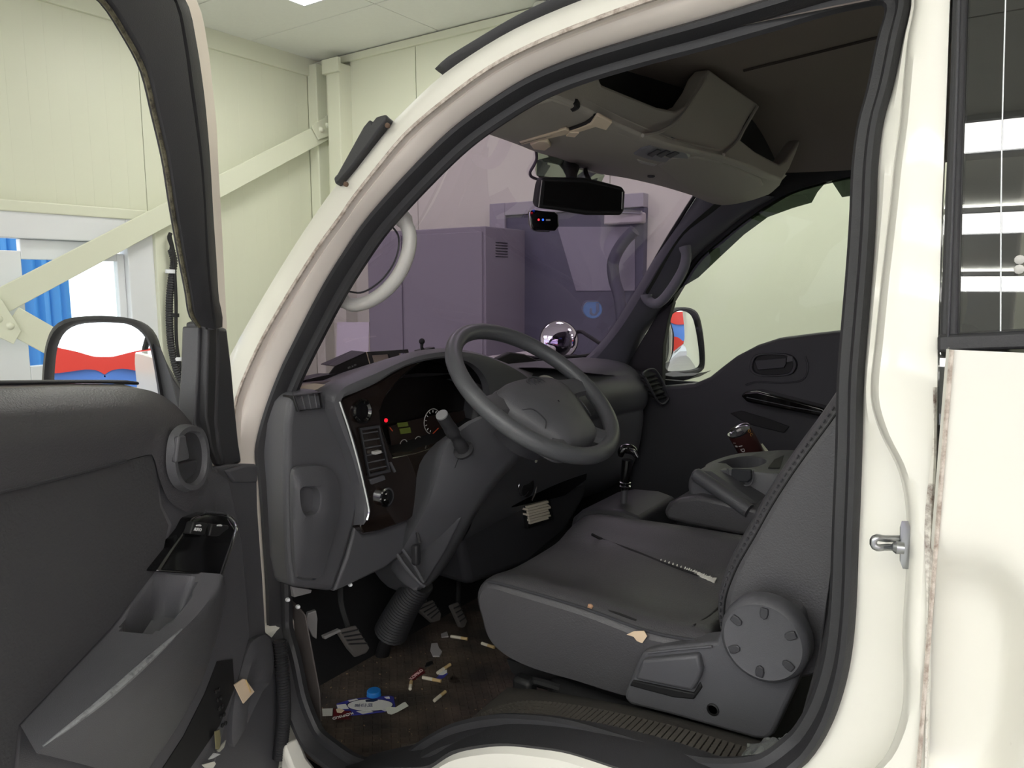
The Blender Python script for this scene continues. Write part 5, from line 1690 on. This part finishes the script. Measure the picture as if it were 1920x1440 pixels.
# dash camera
dc0 = on_ws(1020, 413, 0.03)
dcn = np.array([0.75, -0.6, -0.1])
dcn = dcn / np.linalg.norm(dcn)
def DP(pts, off=0.0):
    return np.array([plane(u, v, dc0 + dcn * off, dcn) for u, v in pts])
dcm = empty('dash_camera', dc0 - [0, 0, 0.02])
tag(dcm, 'small black dash camera with red and blue lights below the rear-view mirror', 'dash camera')
MB().prism(DP([(994, 395), (1002, 393), (1040, 397), (1047, 402), (1049, 424), (1042, 433), (1000, 432), (995, 420)]), -dcn * 0.024).build('camera_body', M_gloss, dcm, bevel=0.004, seg=3)
MB().tube(crv(DP([(1002, 393), (994, 397), (995, 420), (1001, 432), (1030, 434)], 0.001), 20), 0.0016, 6).build('silver_edge', M_chrome, dcm)
for (u, v, c, nm) in ((1010, 412, (255, 50, 60), 'red_light'), (1018, 412, (40, 90, 255), 'blue_light')):
    MB().lathe([(0.0001, 0.003), (0.0025, 0.002), (0.003, 0)], DP([(u, v)], 0.0005)[0], dcn, 10).build(nm, mat(nm, c, 0.4, emit=(c, 2.0)), dcm)
MB().prism(DP([(1024, 411), (1032, 411), (1032, 414), (1024, 414)], 0.0015), -dcn * 0.001).build('camera_logo', M_lgrey, dcm, smooth=False)
# round windscreen sticker
stc_ = on_ws(1111, 580, 0.004)
stn = on_ws(1112, 580, 0.004)
cpx = [(1111 + 18 * cos(t), 580 + 17 * sin(t)) for t in np.linspace(0, 2 * pi, 28, endpoint=False)]
cpx = [(u, max(v, 566)) for u, v in cpx]
stk_ = empty('windscreen_sticker', stc_)
tag(stk_, 'round pale blue sticker low on the windscreen', 'sticker')
MB().face(WSP(cpx, 0.005)).build('sticker_disc', paperglow('sticker_blue', (140, 176, 226)), stk_, smooth=False)
MB().face(WSP([(1106, 578), (1110, 578), (1110, 586), (1114, 589), (1118, 584), (1117, 568), (1123, 568), (1124, 583), (1118, 592), (1110, 592), (1105, 588)], 0.007)).build('sticker_mark', paperglow('sticker_white', (235, 232, 240), 0.4), stk_, smooth=False)
MB().tube(WSP(cpx, 0.006), 0.0012, 5, closed=True).build('sticker_rim', mat('sticker_rim', (170, 186, 214), 0.5), stk_)

# ------------------------------------------------------------------ passenger side
FEp = [(1104, 672), (1118, 660), (1152, 620), (1202, 540), (1252, 455), (1292, 392), (1308, 366)]
REp = [(1174, 686), (1197, 630), (1230, 587), (1262, 538), (1295, 487), (1347, 440), (1400, 398), (1450, 368)]
fe_ = crv(PP(FEp, y=1.53), 30)
re__ = crv(PP(REp, y=1.60), 30)
MB().grid([fe_ + [-0.03, 0.03, 0], fe_, mixr(fe_, re__, 0.12) + [0.01, -0.012, 0], mixr(fe_, re__, 0.5) + [0.01, -0.016, 0], mixr(fe_, re__, 0.92) + [0.006, -0.01, 0], re__, re__ + [0, 0.05, 0]]).build('passenger_pillar_trim', mat('pillar_trim_grey', (88, 88, 96), 0.6, bump=(700, 0.2)), TR, weld=0)
MB().tube(crv(PP([(1284, 462), (1287, 480), (1281, 505), (1262, 538), (1243, 562), (1228, 570), (1214, 562), (1212, 552)], y=1.50) , 30) , [0.019] * 2 + [0.0165] * 26 + [0.019] * 2, 12).build('passenger_grab_handle', mat('handle_grey', (118, 118, 126), 0.5), TR)
# door shell seen from inside
pdp = [(1232, 726), (1300, 720), (1330, 707), (1355, 687), (1380, 668), (1420, 647), (1460, 634), (1530, 625), (1620, 615), (1760, 600), (1760, 1060), (1180, 1060), (1180, 726)]
pdo = MB().prism(PP(pdp, y=1.60), (0, 0.07, 0)).build('passenger_door', M_plast2, TR, bevel=0.012, seg=3)
MB().prism(PP([(1172, 690), (1232, 590), (1262, 566), (1252, 600), (1243, 650), (1241, 730), (1172, 730)], y=1.615), (0, 0.03, 0)).build('sail_panel', M_black, pdo, bevel=0.003)
rb = crv(PP([(1405, 690), (1412, 668), (1430, 662), (1470, 662), (1488, 668), (1496, 683), (1488, 700), (1470, 705), (1432, 706), (1414, 702)], y=1.598), 40, closed=True)
rc = rb.mean(0)
MB().grid([rb, mixr(rb, rc, 0.05) + [0, -0.008, 0], mixr(rb, rc, 0.14) + [0, -0.008, 0], mixr(rb, rc, 0.2) + [0, 0.0, 0]], cu=True).build('handle_bezel', M_plast2, pdo, weld=0)
MB().face(mixr(rb, rc, 0.19) + [0, -0.001, 0]).build('handle_cup', M_black, pdo, smooth=False)
MB().prism(PP([(1415, 676), (1474, 671), (1474, 682), (1470, 690), (1420, 694)], y=1.590), (0, 0.006, 0)).build('handle_lever', M_plast2, pdo, bevel=0.002)
MB().prism(PP([(1476, 666), (1486, 668), (1487, 678), (1474, 680)], y=1.588), (0, 0.008, 0)).build('lock_tab', M_plast, pdo, bevel=0.002)
MB().prism(PP([(1388, 742), (1396, 735), (1420, 733), (1540, 764), (1560, 775), (1560, 785), (1490, 772), (1400, 754)], y=1.54), (0, 0.06, 0)).build('armrest', M_gloss, pdo, bevel=0.006, seg=3)
MB().tube(PP([(1400, 745), (1480, 762), (1540, 773)], y=1.538), 0.0015, 5).build('armrest_bright_line', M_plast, pdo)
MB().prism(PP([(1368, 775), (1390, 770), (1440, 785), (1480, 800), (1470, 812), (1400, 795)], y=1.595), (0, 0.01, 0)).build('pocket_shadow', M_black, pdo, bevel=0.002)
MB().tube(crv(PP([(1510, 668), (1515, 690), (1505, 712), (1470, 718), (1420, 716), (1398, 722)], y=1.599), 24), 0.003, 6).build('panel_moulding', M_plast2, pdo)
# rail over the window, green film, glass
ra = crv(PP([(1232, 588), (1295, 488), (1347, 441), (1400, 399), (1481, 350), (1615, 318), (1760, 290)], y=1.62), 40)
rb_ = crv(PP([(1238, 596), (1301, 495), (1352, 449), (1404, 408), (1484, 359), (1616, 326), (1760, 298)], y=1.62), 40)
MB().grid([ra + [0, -0.10, 0.075], ra + [0, -0.02, 0.03], ra, rb_, rb_ + [0, 0.05, 0]]).build('window_rail', M_black, pdo, weld=0)
flm = [(1236, 596), (1295, 490), (1347, 442), (1400, 400), (1481, 352), (1615, 320), (1760, 292), (1760, 345), (1615, 364), (1579, 370), (1558, 338), (1545, 346), (1533, 360), (1522, 380), (1487, 390), (1440, 407), (1395, 440), (1350, 482), (1310, 520), (1275, 541), (1265, 555), (1260, 576), (1248, 600)]
MB().face(PP(flm, y=1.632)).build('window_film', M_film2, pdo, smooth=False)
MB().face(PP([(1236, 740), (1236, 590), (1347, 441), (1481, 350), (1760, 290), (1760, 640)], y=1.636)).build('passenger_window', M_clear, pdo, smooth=False, solid=0.003)
# outside of the passenger flank for closing the cab
MB().box((-0.13, 1.70, 1.55), (0.16, 0.06, 0.9)).build('passenger_centre_pillar', M_paint, TR, bevel=0.01)
# passenger mirror
pm = P(1283, 640, y=1.90)
pn = np.array([0.862, -0.507, 0.028])
pn = pn / np.linalg.norm(pn)
def PM(pts, off=0.0):
    return np.array([plane(u, v, pm + pn * off, pn) for u, v in pts])
po_ = crv(PM([(1236, 712), (1240, 650), (1247, 598), (1262, 581), (1285, 576), (1306, 584), (1315, 606), (1321, 650), (1321, 688), (1310, 699), (1280, 706)]), 50, closed=True)
pi_ = crv(PM([(1248, 692), (1248, 650), (1252, 602), (1264, 586), (1284, 582), (1300, 590), (1308, 610), (1315, 652), (1316, 684), (1306, 693), (1275, 697)]), 50, closed=True)
pcn = po_.mean(0) - pn * 0.09
pmo = MB().grid([pi_ - pn * 0.008, pi_ + pn * 0.003, mixr(pi_, po_, 0.5) + pn * 0.006, po_, po_ - pn * 0.03, mixr(po_, pcn, 0.4) - pn * 0.04, mixr(po_, pcn, 0.98)], cu=True).build('passenger_mirror', M_rub, TR, weld=0)
MB().grid(dome(pi_ - pn * 0.006, pn, 1.1), cu=True).build('mirror_glass', M_mirror, pmo, weld=0)
MB().prism(np.array([P(u, v, y=1.72) for u, v in [(1238, 702), (1262, 706), (1300, 704), (1312, 700), (1290, 712), (1262, 718), (1238, 722)]]), (0, 0.12, 0)).build('mirror_arm', M_rub, pmo, bevel=0.005)
# round wide-angle mirror outside the windscreen
cmx = P(1048, 637, x=-1.56)
cn_ = np.array([0.60, -0.74, 0.18])
cn_ = cn_ / np.linalg.norm(cn_)
cvx = MB().lathe([(0.062, -0.05), (0.076, -0.02), (0.0785, 0.0), (0.075, 0.003)], cmx, cn_, 40).build('wide_angle_mirror', M_rub, TR)
MB().lathe([(0.075, 0.002)] + [(0.075 * cos(a), 0.002 + 0.030 * sin(a)) for a in np.linspace(0.1, 1.55, 12)], cmx, cn_, 48).build('convex_glass', M_mirror, cvx)
MB().tube(crv([cmx - cn_ * 0.04, P(1084, 622, x=-1.52), P(1100, 628, x=-1.46), P(1128, 646, x=-1.38)], 14), 0.008, 8).build('mirror_stay', M_black, cvx)
# wiper at the base of the screen
MB().tube(crv([on_ws(935, 682, -0.02), on_ws(960, 668, -0.02), on_ws(1010, 672, -0.02), on_ws(1080, 668, -0.02)], 20), 0.008, 8).build('wiper_arm', M_black, TR)
MB().prism([P(u, v, x=-1.34) for u, v in [(925, 676), (958, 660), (985, 664), (1010, 676), (1000, 690), (950, 692)]], (-0.02, 0, 0)).build('wiper_cowl', M_black, TR, bevel=0.004)
# driver's grab handle, pale grey
MB().tube(crv([S(740, 398, 0.10), S(757, 412, 0.115), S(768, 440, 0.12), S(766, 470, 0.12), S(752, 508, 0.12), S(728, 540, 0.12), S(695, 564, 0.12), S(662, 572, 0.118), S(640, 562, 0.11), S(622, 552, 0.10)], 40), [0.016] * 4 + [0.0125] * 32 + [0.016] * 4, 12).build('driver_grab_handle', M_lgrey, TR)
MB().tube(crv([S(732, 420, 0.118), S(748, 446, 0.118), S(742, 486, 0.118), S(716, 525, 0.118), S(680, 548, 0.118), S(650, 546, 0.118)], 30), 0.0018, 5).build('handle_parting_line', M_plast2, TR)
# ------------------------------------------------------------------ things on the dash
M_card = mat('black_card_box', (34, 30, 33), 0.6)
M_cardin = mat('cream_card_inside', (205, 190, 172), 0.8)
bo = P(660, 690, x=-1.27)
bxo = empty('camera_box', bo - [0, 0, 0.02])
tag(bxo, 'opened black cardboard box with white lettering lying upside down on the dashboard', 'box')
nf = [(629, 686), (687, 660), (696, 690), (640, 720), (600, 722), (621, 697)]
MB().prism(PP(nf, x=-1.27), (-0.003, 0, 0)).build('printed_face', M_card, bxo, smooth=False)
fr0, fr1 = P(687, 660, x=-1.27), P(696, 692, x=-1.27)
rt0, rt1 = P(765, 655, x=-1.33), P(768, 668, x=-1.33)
rt1 = rt0 + (rt1 - rt0) * 2.2
def side(a, b):                    # point on the cut-out face, a across, b down
    return mixr(mixr(fr0, rt0, a), mixr(fr1, rt1, a), b)
for q in ([(0, 0), (1, 0), (1, 0.22), (0, 0.22)], [(0, 0.22), (0.10, 0.22), (0.10, 1), (0, 1)], [(0.50, 0.22), (0.74, 0.22), (0.74, 1), (0.50, 1)], [(0.94, 0.22), (1, 0.22), (1, 1), (0.94, 1)]):
    MB().prism([side(a, b) for a, b in q], (-0.004, -0.002, 0)).build('window_flap', M_card, bxo, smooth=False)
MB().prism([side(a, b) + np.array([-0.03, 0, -0.004]) for a, b in [(0.0, 0.2), (1, 0.2), (1, 1), (0.0, 1)]], (-0.002, 0, 0)).build('inner_tray', M_cardin, bxo, smooth=False)
MB().tube([fr0, fr1], 0.0012, 5).build('cut_edge', M_cardin, bxo)
MB().prism([P(629, 686, x=-1.27), P(687, 660, x=-1.27), P(687, 660, x=-1.27) + [-0.06, 0.01, 0.0], P(629, 686, x=-1.27) + [-0.06, 0.01, 0]], (0, 0, -0.002)).build('box_edge', M_card, bxo, smooth=False)
MB().prism([P(u, v, x=-1.262) for u, v in [(545, 719), (600, 706), (630, 700), (640, 722), (600, 730), (548, 724)]], (-0.06, 0, -0.004)).build('loose_flap', M_card, bxo, smooth=False)
ax = P(687, 674, x=-1.269) - P(645, 694, x=-1.269)
text('Rearview Camera', P(663.5, 698, x=-1.2685), -ax, -np.array([0, 0, 1.0]), 0.0098, 'box_lettering', M_print, bxo)
text('CE  FC  (( ))', P(660, 687, x=-1.2685), -ax, -np.array([0, 0, 1.0]), 0.0052, 'box_marks', mat('grey_print', (150, 148, 150), 0.6), bxo)
# ball mount
bm_ = P(791, 640, x=-1.22)
bmt = empty('ball_mount', P(793, 656, x=-1.22))
tag(bmt, 'small black ball phone mount standing on the instrument hood', 'phone mount')
MB().lathe([(0.0075 * cos(a), 0.0075 * sin(a)) for a in np.linspace(-1.5, 1.55, 14)], bm_, (0, 0, 1), 18).build('ball', M_black, bmt)
MB().tube(crv([P(791, 645, x=-1.22), P(791, 652, x=-1.22), P(797, 662, x=-1.22)], 8), [0.004, 0.0035, 0.0035, 0.004, 0.005, 0.006, 0.007, 0.009], 10).build('stem', M_black, bmt)
MB().prism([P(u, v, x=-1.22) for u, v in [(788, 657), (815, 651), (816, 654), (800, 668), (788, 668)]], (-0.02, 0, 0)).build('base', M_black, bmt, bevel=0.001)
# papers in the dash corner
zp = 1.388
for k, (q, c, nm) in enumerate(([[(546, 728), (590, 719), (622, 722), (600, 729), (560, 737)], (200, 186, 168), 'cream paper slip lying in the dashboard corner by the vent'], [[(545, 722), (580, 718), (640, 712), (650, 716), (590, 724)], (120, 108, 110), 'grey brown card lying behind the cream slip on the dashboard'])):
    o = MB().prism(PP(q, x=-1.135 - 0.03 * k), (-0.03, 0, -0.002)).build('paper_slip', mat('slip_%d' % k, c, 0.8), smooth=False)
    tag(o, nm, 'paper')
# cards in the centre slot
for k in range(7):
    u0, v0 = 989 + k * 0.8, 949 + k * 5.0
    q = PP([(u0, v0), (1028 + (k % 3) * 2 - (3 if k == 1 else 0), v0 - 10 + (k % 2)), (1029 + (k % 3) * 2, v0 - 6), (u0 + 0.5, v0 + 4)], x=-1.112 + 0.002 * (k % 2))
    o = MB().prism(q, (-0.02, 0, 0)).build('paper_card', M_paper, smooth=False)
    tag(o, 'cream card in the small stack stuck in the centre console slot', 'card', 'cards in the console slot')

# ------------------------------------------------------------------ drink can in the tray
ctop, cbot = P(1385, 806, y=1.22), P(1414, 856, y=1.23)
cax = (ctop - cbot) / np.linalg.norm(ctop - cbot)
cax = cax + np.array([0.10, -0.34, 0.10])
cax /= np.linalg.norm(cax)
cl_ = 0.118
cb0 = ctop - cax * cl_
can = empty('drink_can', cb0)
tag(can, 'dark brown drink can leaning in the cup tray', 'drink can')
rc_ = 0.0335
MB().lathe([(rc_ * .85, 0), (rc_, 0.006), (rc_, cl_ - 0.010), (rc_ * .96, cl_ - 0.005)], cb0, cax, 36).build('can_body', mat('can_brown', (62, 34, 32), 0.3, coat=0.3), can)
MB().lathe([(rc_ * .96, cl_ - 0.006), (rc_ * 1.0, cl_ - 0.002), (rc_ * .98, cl_), (rc_ * .9, cl_ - 0.0015), (rc_ * .86, cl_ - 0.005), (0.0001, cl_ - 0.0045)], cb0, cax, 36).build('can_lid', M_chrome, can)
s1 = np.cross(cax, ray(1386, 806))
s1 /= np.linalg.norm(s1)
s2 = np.cross(s1, cax)
lid = cb0 + cax * (cl_ - 0.004)
vd = -s2 if np.dot(s2, ray(1386, 806)) > 0 else s2
MB().lathe([(0.011, 0), (0.011, 0.0006), (0.0001, 0.0007)], lid + vd * 0.014 + s1 * 0.002, cax, 18).build('can_mouth', M_black, can)
MB().lathe([(0.007, 0), (0.007, 0.002), (0.004, 0.0022)], lid - vd * 0.004, cax, 16).build('can_tab', M_lgrey, can)


def oncan(h, a):
    d_ = vd * cos(a) + s1 * sin(a)
    return cb0 + cax * h + d_ * (rc_ + 0.0004), d_


def cantext(t, h, a0, size, name, mt, da=1.0):
    for k, ch in enumerate(t):
        p, d_ = oncan(h, a0)
        a = a0
        p, d_ = oncan(h - k * size * 0.9 * da, a)
        tx_ = np.cross(cax, d_)
        text(ch, p, -cax, tx_, size, name, mt, can, depth=0.0003)


M_gold = mat('gold_print', (190, 140, 60), 0.5)
sg = 1 if np.dot(s1, _r) > 0 else -1
cantext('18', 0.098, sg * -0.95, 0.013, 'can_lettering', M_print)
cantext('1D', 0.086, sg * -0.55, 0.016, 'can_lettering', M_print)
cantext('OC', 0.112, sg * 0.75, 0.013, 'can_lettering', M_gold)
o = MB().loft([PP([(1412, 852), (1429, 831), (1446, 852), (1440, 868), (1416, 868)], y=1.270), PP([(1412, 852), (1429, 831), (1446, 852), (1440, 868), (1416, 868)], y=1.274)]).build('paper_napkin', mat('napkin_cream', (214, 214, 190), 0.8), smooth=False)
tag(o, 'folded cream paper corner poking up behind the can', 'paper')

# ------------------------------------------------------------------ litter on the cab floor
ZM = ZF + 0.0085


def Zp(pts, dz=0.0):
    return PP(pts, z=ZM + dz)


def flat(name, px, mt, label, cat, dz=0.0, th=0.0015, parent=None, group=None, curl=0.0):
    q = Zp(px, dz)
    b = MB().prism(q, (0, 0, th))
    o = b.build(name, mt, parent, smooth=False)
    if parent is None:
        tag(o, label, cat, group)
    return o


cc = P(701, 1297, z=ZM + 0.010)
capo = empty('bottle_cap', [cc[0], cc[1], ZM])
tag(capo, 'bright blue plastic bottle cap on the floor mat', 'bottle cap')
M_cap = mat('blue_cap', (36, 122, 205), 0.4)
MB().lathe([(0.0155, 0), (0.0160, 0.002), (0.0158, 0.012), (0.0145, 0.0135), (0.0001, 0.0140)], [cc[0], cc[1], ZM], (0, 0, 1), 40).build('cap_shell', M_cap, capo)
MB().lathe([(0.0162, 0.001), (0.0165, 0.002), (0.0162, 0.003)], [cc[0], cc[1], ZM], (0, 0, 1), 40).build('tamper_band', M_cap, capo)
# blue and white snack wrapper
M_wb = mat('wrapper_blue', (58, 60, 150), 0.35)
M_ww = mat('wrapper_white', (226, 226, 226), 0.35)
M_navy = mat('wrapper_navy', (26, 28, 58), 0.35)
wr_ = flat('snack_wrapper', [(631, 1321), (660, 1312), (700, 1308), (732, 1306), (738, 1308), (741, 1325), (722, 1335), (690, 1339), (660, 1342), (634, 1343)], M_wb, 'blue and white snack wrapper with an oval emblem on the floor mat', 'wrapper', dz=0.001, th=0.002)
ovl = [(694 + 42 * cos(t) , 1322 + 10.5 * sin(t) - 0.02 * 42 * cos(t)) for t in np.linspace(0, 2 * pi, 32, endpoint=False)]
flat('oval_rim', [(694 + 44 * cos(t), 1322 + 12 * sin(t)) for t in np.linspace(0, 2 * pi, 32, endpoint=False)], M_navy, '', '', dz=0.0032, th=0.0004, parent=wr_)
flat('oval_panel', ovl, M_ww, '', '', dz=0.0038, th=0.0004, parent=wr_)
for q in ([(668, 1334), (692, 1331), (700, 1335), (680, 1339)], [(652, 1314), (668, 1310), (672, 1312), (656, 1316)], [(720, 1307), (730, 1306), (731, 1310), (724, 1310)], [(631, 1322), (648, 1320), (654, 1329), (634, 1330)], [(706, 1327), (722, 1322), (732, 1330), (722, 1334)]):
    flat('wrapper_patch', q, M_ww, '', '', dz=0.0034, th=0.0004, parent=wr_)
flat('wrapper_ink', [(685, 1313), (705, 1310), (709, 1313), (700, 1316), (686, 1316)], M_navy, '', '', dz=0.0044, th=0.0004, parent=wr_)
text('빠다코', P(682, 1323, z=ZM + 0.0046), P(720, 1322, z=ZM) - P(660, 1324, z=ZM), np.array(P(690, 1310, z=ZM)) - P(690, 1330, z=ZM), 0.015, 'wrapper_lettering', mat('wrapper_ink', (84, 86, 110), 0.5), wr_)
# white strip torn off
M_strip = mat('white_strip', (232, 234, 226), 0.5)
flat('torn_strip', [(722, 1328), (730, 1326), (742, 1327), (756, 1318), (760, 1317), (766, 1324), (744, 1336), (734, 1340), (727, 1338)], M_strip, 'bent white strip lying across the end of the blue wrapper', 'strip', dz=0.005, th=0.001)
flat('paper_square', [(604, 1330), (624, 1329), (623, 1342), (605, 1343)], mat('grey_paper', (190, 190, 184), 0.8), 'square grey paper scrap left of the blue wrapper', 'paper', dz=0.001)
M_kr = mat('wrapper_maroon', (96, 24, 30), 0.35)
kw = flat('candy_wrapper', [(626, 1328), (632, 1333), (658, 1334), (660, 1340), (652, 1345), (658, 1349), (624, 1349)], M_kr, 'maroon candy wrapper with white letters under the blue wrapper', 'wrapper', dz=0.0045, th=0.001)
text('KOPIKO', P(643, 1342, z=ZM + 0.006), P(628, 1347, z=ZM) - P(658, 1339, z=ZM), -(np.array(P(643, 1334, z=ZM)) - P(643, 1348, z=ZM)), 0.0125, 'wrapper_lettering', M_print, kw)
flat('torn_edge', [(630, 1330), (636, 1328), (646, 1332), (640, 1337), (632, 1336)], mat('cream_torn', (226, 206, 180), 0.7), '', '', dz=0.006, th=0.0005, parent=kw)
kw2 = flat('candy_wrapper', [(768, 1274), (772, 1267), (788, 1253), (795, 1256), (797, 1262), (786, 1268), (778, 1275), (770, 1277)], M_kr, 'red candy wrapper strip with white letters beside the cigarette butts', 'wrapper', dz=0.001, th=0.002)
text('KOPIKO', P(781, 1264.5, z=ZM + 0.0034), P(793, 1255, z=ZM) - P(770, 1273, z=ZM), np.array(P(776, 1258, z=ZM)) - P(784, 1270, z=ZM), 0.0135, 'wrapper_lettering', mat('pink_print', (226, 190, 190), 0.6), kw2)

# cigarette butts, each with its filter
M_cig = mat('cigarette_paper', (226, 218, 200), 0.8, mottle=(200, 0.1))
M_filt = mat('cigarette_filter', (206, 178, 128), 0.8)
butts = [((845, 1193), (877, 1198), 0.62, 'cigarette butt beside the grey scrap, farthest forward on the mat'), ((903, 1206), (927, 1214), 0.5, 'cigarette butt half hidden under the seat front corner'), ((820, 1262), (844, 1246), 0.5, 'dirty cigarette butt leaning on the small blue scrap'),
         ((792, 1270), (827, 1277), 0.55, 'long white cigarette butt touching the red candy wrapper'), ((814, 1314), (835, 1297), 0.55, 'lone cigarette butt nearest the sill on open mat'), ((769, 1292), (771, 1278), 0.5, 'short yellowed filter end below the red candy wrapper')]
for a, b, t, lab in butts:
    p0, p1 = P(*a, z=ZM + 0.004), P(*b, z=ZM + 0.004)
    e = empty('cigarette_butt', [(p0[0] + p1[0]) / 2, (p0[1] + p1[1]) / 2, ZM])
    tag(e, lab, 'cigarette butt', 'cigarette butts on the floor mat')
    pm_ = mixr(p0, p1, t)
    MB().tube([p0, mixr(p0, pm_, 0.1), mixr(p0, pm_, .9), pm_], [0.0036, 0.0041, 0.0041, 0.004], 12).build('paper_tube', M_cig, e)
    MB().tube([pm_, mixr(pm_, p1, .5), p1], [0.0042, 0.0039, 0.0042], 12).build('filter', M_filt, e)
M_clearp = mat('cloudy_plastic', (168, 164, 166), 0.3)
flat('plastic_scrap', [(809, 1209), (820, 1208), (823, 1217), (829, 1224), (824, 1232), (812, 1232), (807, 1221)], M_clearp, 'cloudy white plastic scrap in the middle of the mat', 'plastic scrap', dz=0.002, th=0.004)
flat('plastic_scrap', [(827, 1190), (838, 1186), (841, 1195), (828, 1196)], M_clearp, 'small grey plastic scrap next to the farthest cigarette butt', 'plastic scrap', dz=0.001, th=0.003)
flat('wrapper_scrap', [(800, 1243), (810, 1240), (812, 1245), (802, 1251), (796, 1252)], M_steel, 'shiny silver foil scrap above the red candy wrapper', 'foil scrap', dz=0.001, th=0.002)
sc_ = flat('wrapper_scrap', [(818, 1272), (826, 1264), (840, 1263), (834, 1270), (824, 1275)], M_wb, 'small blue and white wrapper scrap under a cigarette butt', 'wrapper scrap', dz=0.0005, th=0.0012)
flat('white_patch', [(822, 1266), (830, 1258), (838, 1256), (838, 1262), (830, 1266)], M_ww, '', '', dz=0.002, th=0.0006, parent=sc_)
cb_ = MB()
base = Zp([(840, 1272), (850, 1266), (858, 1272), (863, 1278), (852, 1281), (843, 1279)])
pk2 = base.mean(0) + [0, 0, 0.014]
for i in range(6):
    cb_.add([base[i], base[(i + 1) % 6], pk2 + rng.normal(0, 0.002, 3)], [(0, 1, 2)])
o = cb_.build('cellophane_scrap', glassmat('cellophane', (0.7, 0.7, 0.7), 1.0, 0.1), smooth=False)
tag(o, 'crumpled clear cellophane right of the blue scrap', 'cellophane')
crumbs = MB()
for k in range(80):
    u, v = 600 + rng.random() * 330, 1215 + rng.random() * 180
    p = P(u, v, z=ZM + 0.001)
    if p[1] > 0.9 or p[1] < 0.12:
        continue
    s = 0.0006 + 0.0014 * rng.random()
    crumbs.box(p, (s * 2.5, s, s), ((cos(k), sin(k), 0), (-sin(k), cos(k), 0), (0, 0, 1)))
o = crumbs.build('crumbs', mat('crumb', (136, 114, 90), 0.9), smooth=False)
tag(o, 'scattered tan crumbs and ash on the floor mat', 'crumbs', kind='stuff')

# scraps on the seat and in the door
o = MB().prism(PP([(1175, 1190), (1188, 1184), (1207, 1183), (1213, 1193), (1204, 1206), (1194, 1202), (1188, 1194)], y=0.246), (0, 0.0015, 0)).build('torn_foam', mat('foam_cream', (226, 202, 172), 0.9), smooth=False)
tag(o, 'cream torn scrap clinging to the side of the seat cushion', 'scrap')
o = MB().lathe([(0.002, 0), (0.005, 0.002), (0.005, 0.006), (0.002, 0.008)], P(1106, 1141, y=0.262), (0.2, 0, 1), 7).build('foam_crumb', mat('foam_tan', (190, 150, 120), 0.9))
tag(o, 'tiny tan foam crumb on the seat cushion piping', 'crumb')
o = MB()
q = DD([(440, 1284), (456, 1273), (461, 1274), (477, 1297), (457, 1319)], 0.112)
o = MB().prism(q, -E2 * 0.002).build('folded_paper', mat('folded_cream', (226, 204, 178), 0.8), smooth=False)
tag(o, 'small folded cream paper tucked in the door pocket', 'paper')
MB().tube(DD([(461, 1275), (470, 1298)], 0.1135), 0.0012, 5).build('paper_fold', M_filt, o)
for k, (q, c, lab) in enumerate(([[(404, 1372), (412, 1368), (414, 1385), (412, 1405), (406, 1405)], (126, 120, 90), 'olive wrapper scrap standing in the open door pocket'], [[(408, 1408), (424, 1388), (420, 1402), (412, 1410)], (170, 170, 158), 'pale wrapper scrap leaning beside the olive one in the door pocket'], [[(392, 1424), (402, 1412), (414, 1414), (400, 1422)], (190, 192, 192), 'silvery wrapper scrap low in the door pocket'], [[(380, 1434), (402, 1428), (405, 1432), (400, 1440), (386, 1440)], (222, 220, 210), 'white wrapper scrap lowest in the door pocket by the frame edge'])):
    o = MB().prism(DD(q, 0.116), -E2 * 0.002).build('wrapper_scrap', mat('scrap_%d' % k, c, 0.4), smooth=False)
    tag(o, lab, 'wrapper scrap', 'scraps in the door pocket')

# crumpled clear bag behind the seat foot
bag = MB()
nu, nv = 16, 10
cor = [P(1372, 1452, y=.055), P(1512, 1440, y=.055), P(1500, 1376, y=.15), P(1396, 1396, y=.13)]
rows = []
for j in range(nv):
    r = []
    for i in range(nu):
        s, t = i / (nu - 1), j / (nv - 1)
        p = (cor[0] * (1 - s) + cor[1] * s) * (1 - t) + (cor[3] * (1 - s) + cor[2] * s) * t
        k = sin(pi * s) * sin(pi * t)
        p = p + np.array([rng.normal(0, .003), -0.015 * k + rng.normal(0, .0035), 0.015 * k + rng.normal(0, .0035)])
        r.append(p)
    rows.append(r)
bag.grid(rows)
o = bag.build('plastic_bag', mat('crumpled_film', (120, 124, 118), 0.12, spec=0.9, coat=0.8), sub=1)
tag(o, 'crumpled shiny clear plastic bag behind the seat by the sill', 'plastic bag')

# white pipe stub on the far wall, showing over the roof edge
pq = P(1010, 10, y=YW - 0.12)
o = MB().lathe([(0.055, 0), (0.06, 0.01), (0.06, ZC - pq[2] + 0.25), (0.055, ZC - pq[2] + 0.26)], [pq[0], YW - 0.075, pq[2] - 0.28], (0, 0, 1), 20).build('drain_pipe', mat('weathered_pipe', (214, 216, 206), 0.6, mottle=(12, 0.15)))
tag(o, 'weathered white pipe stub under the ceiling above the truck roof', 'pipe')
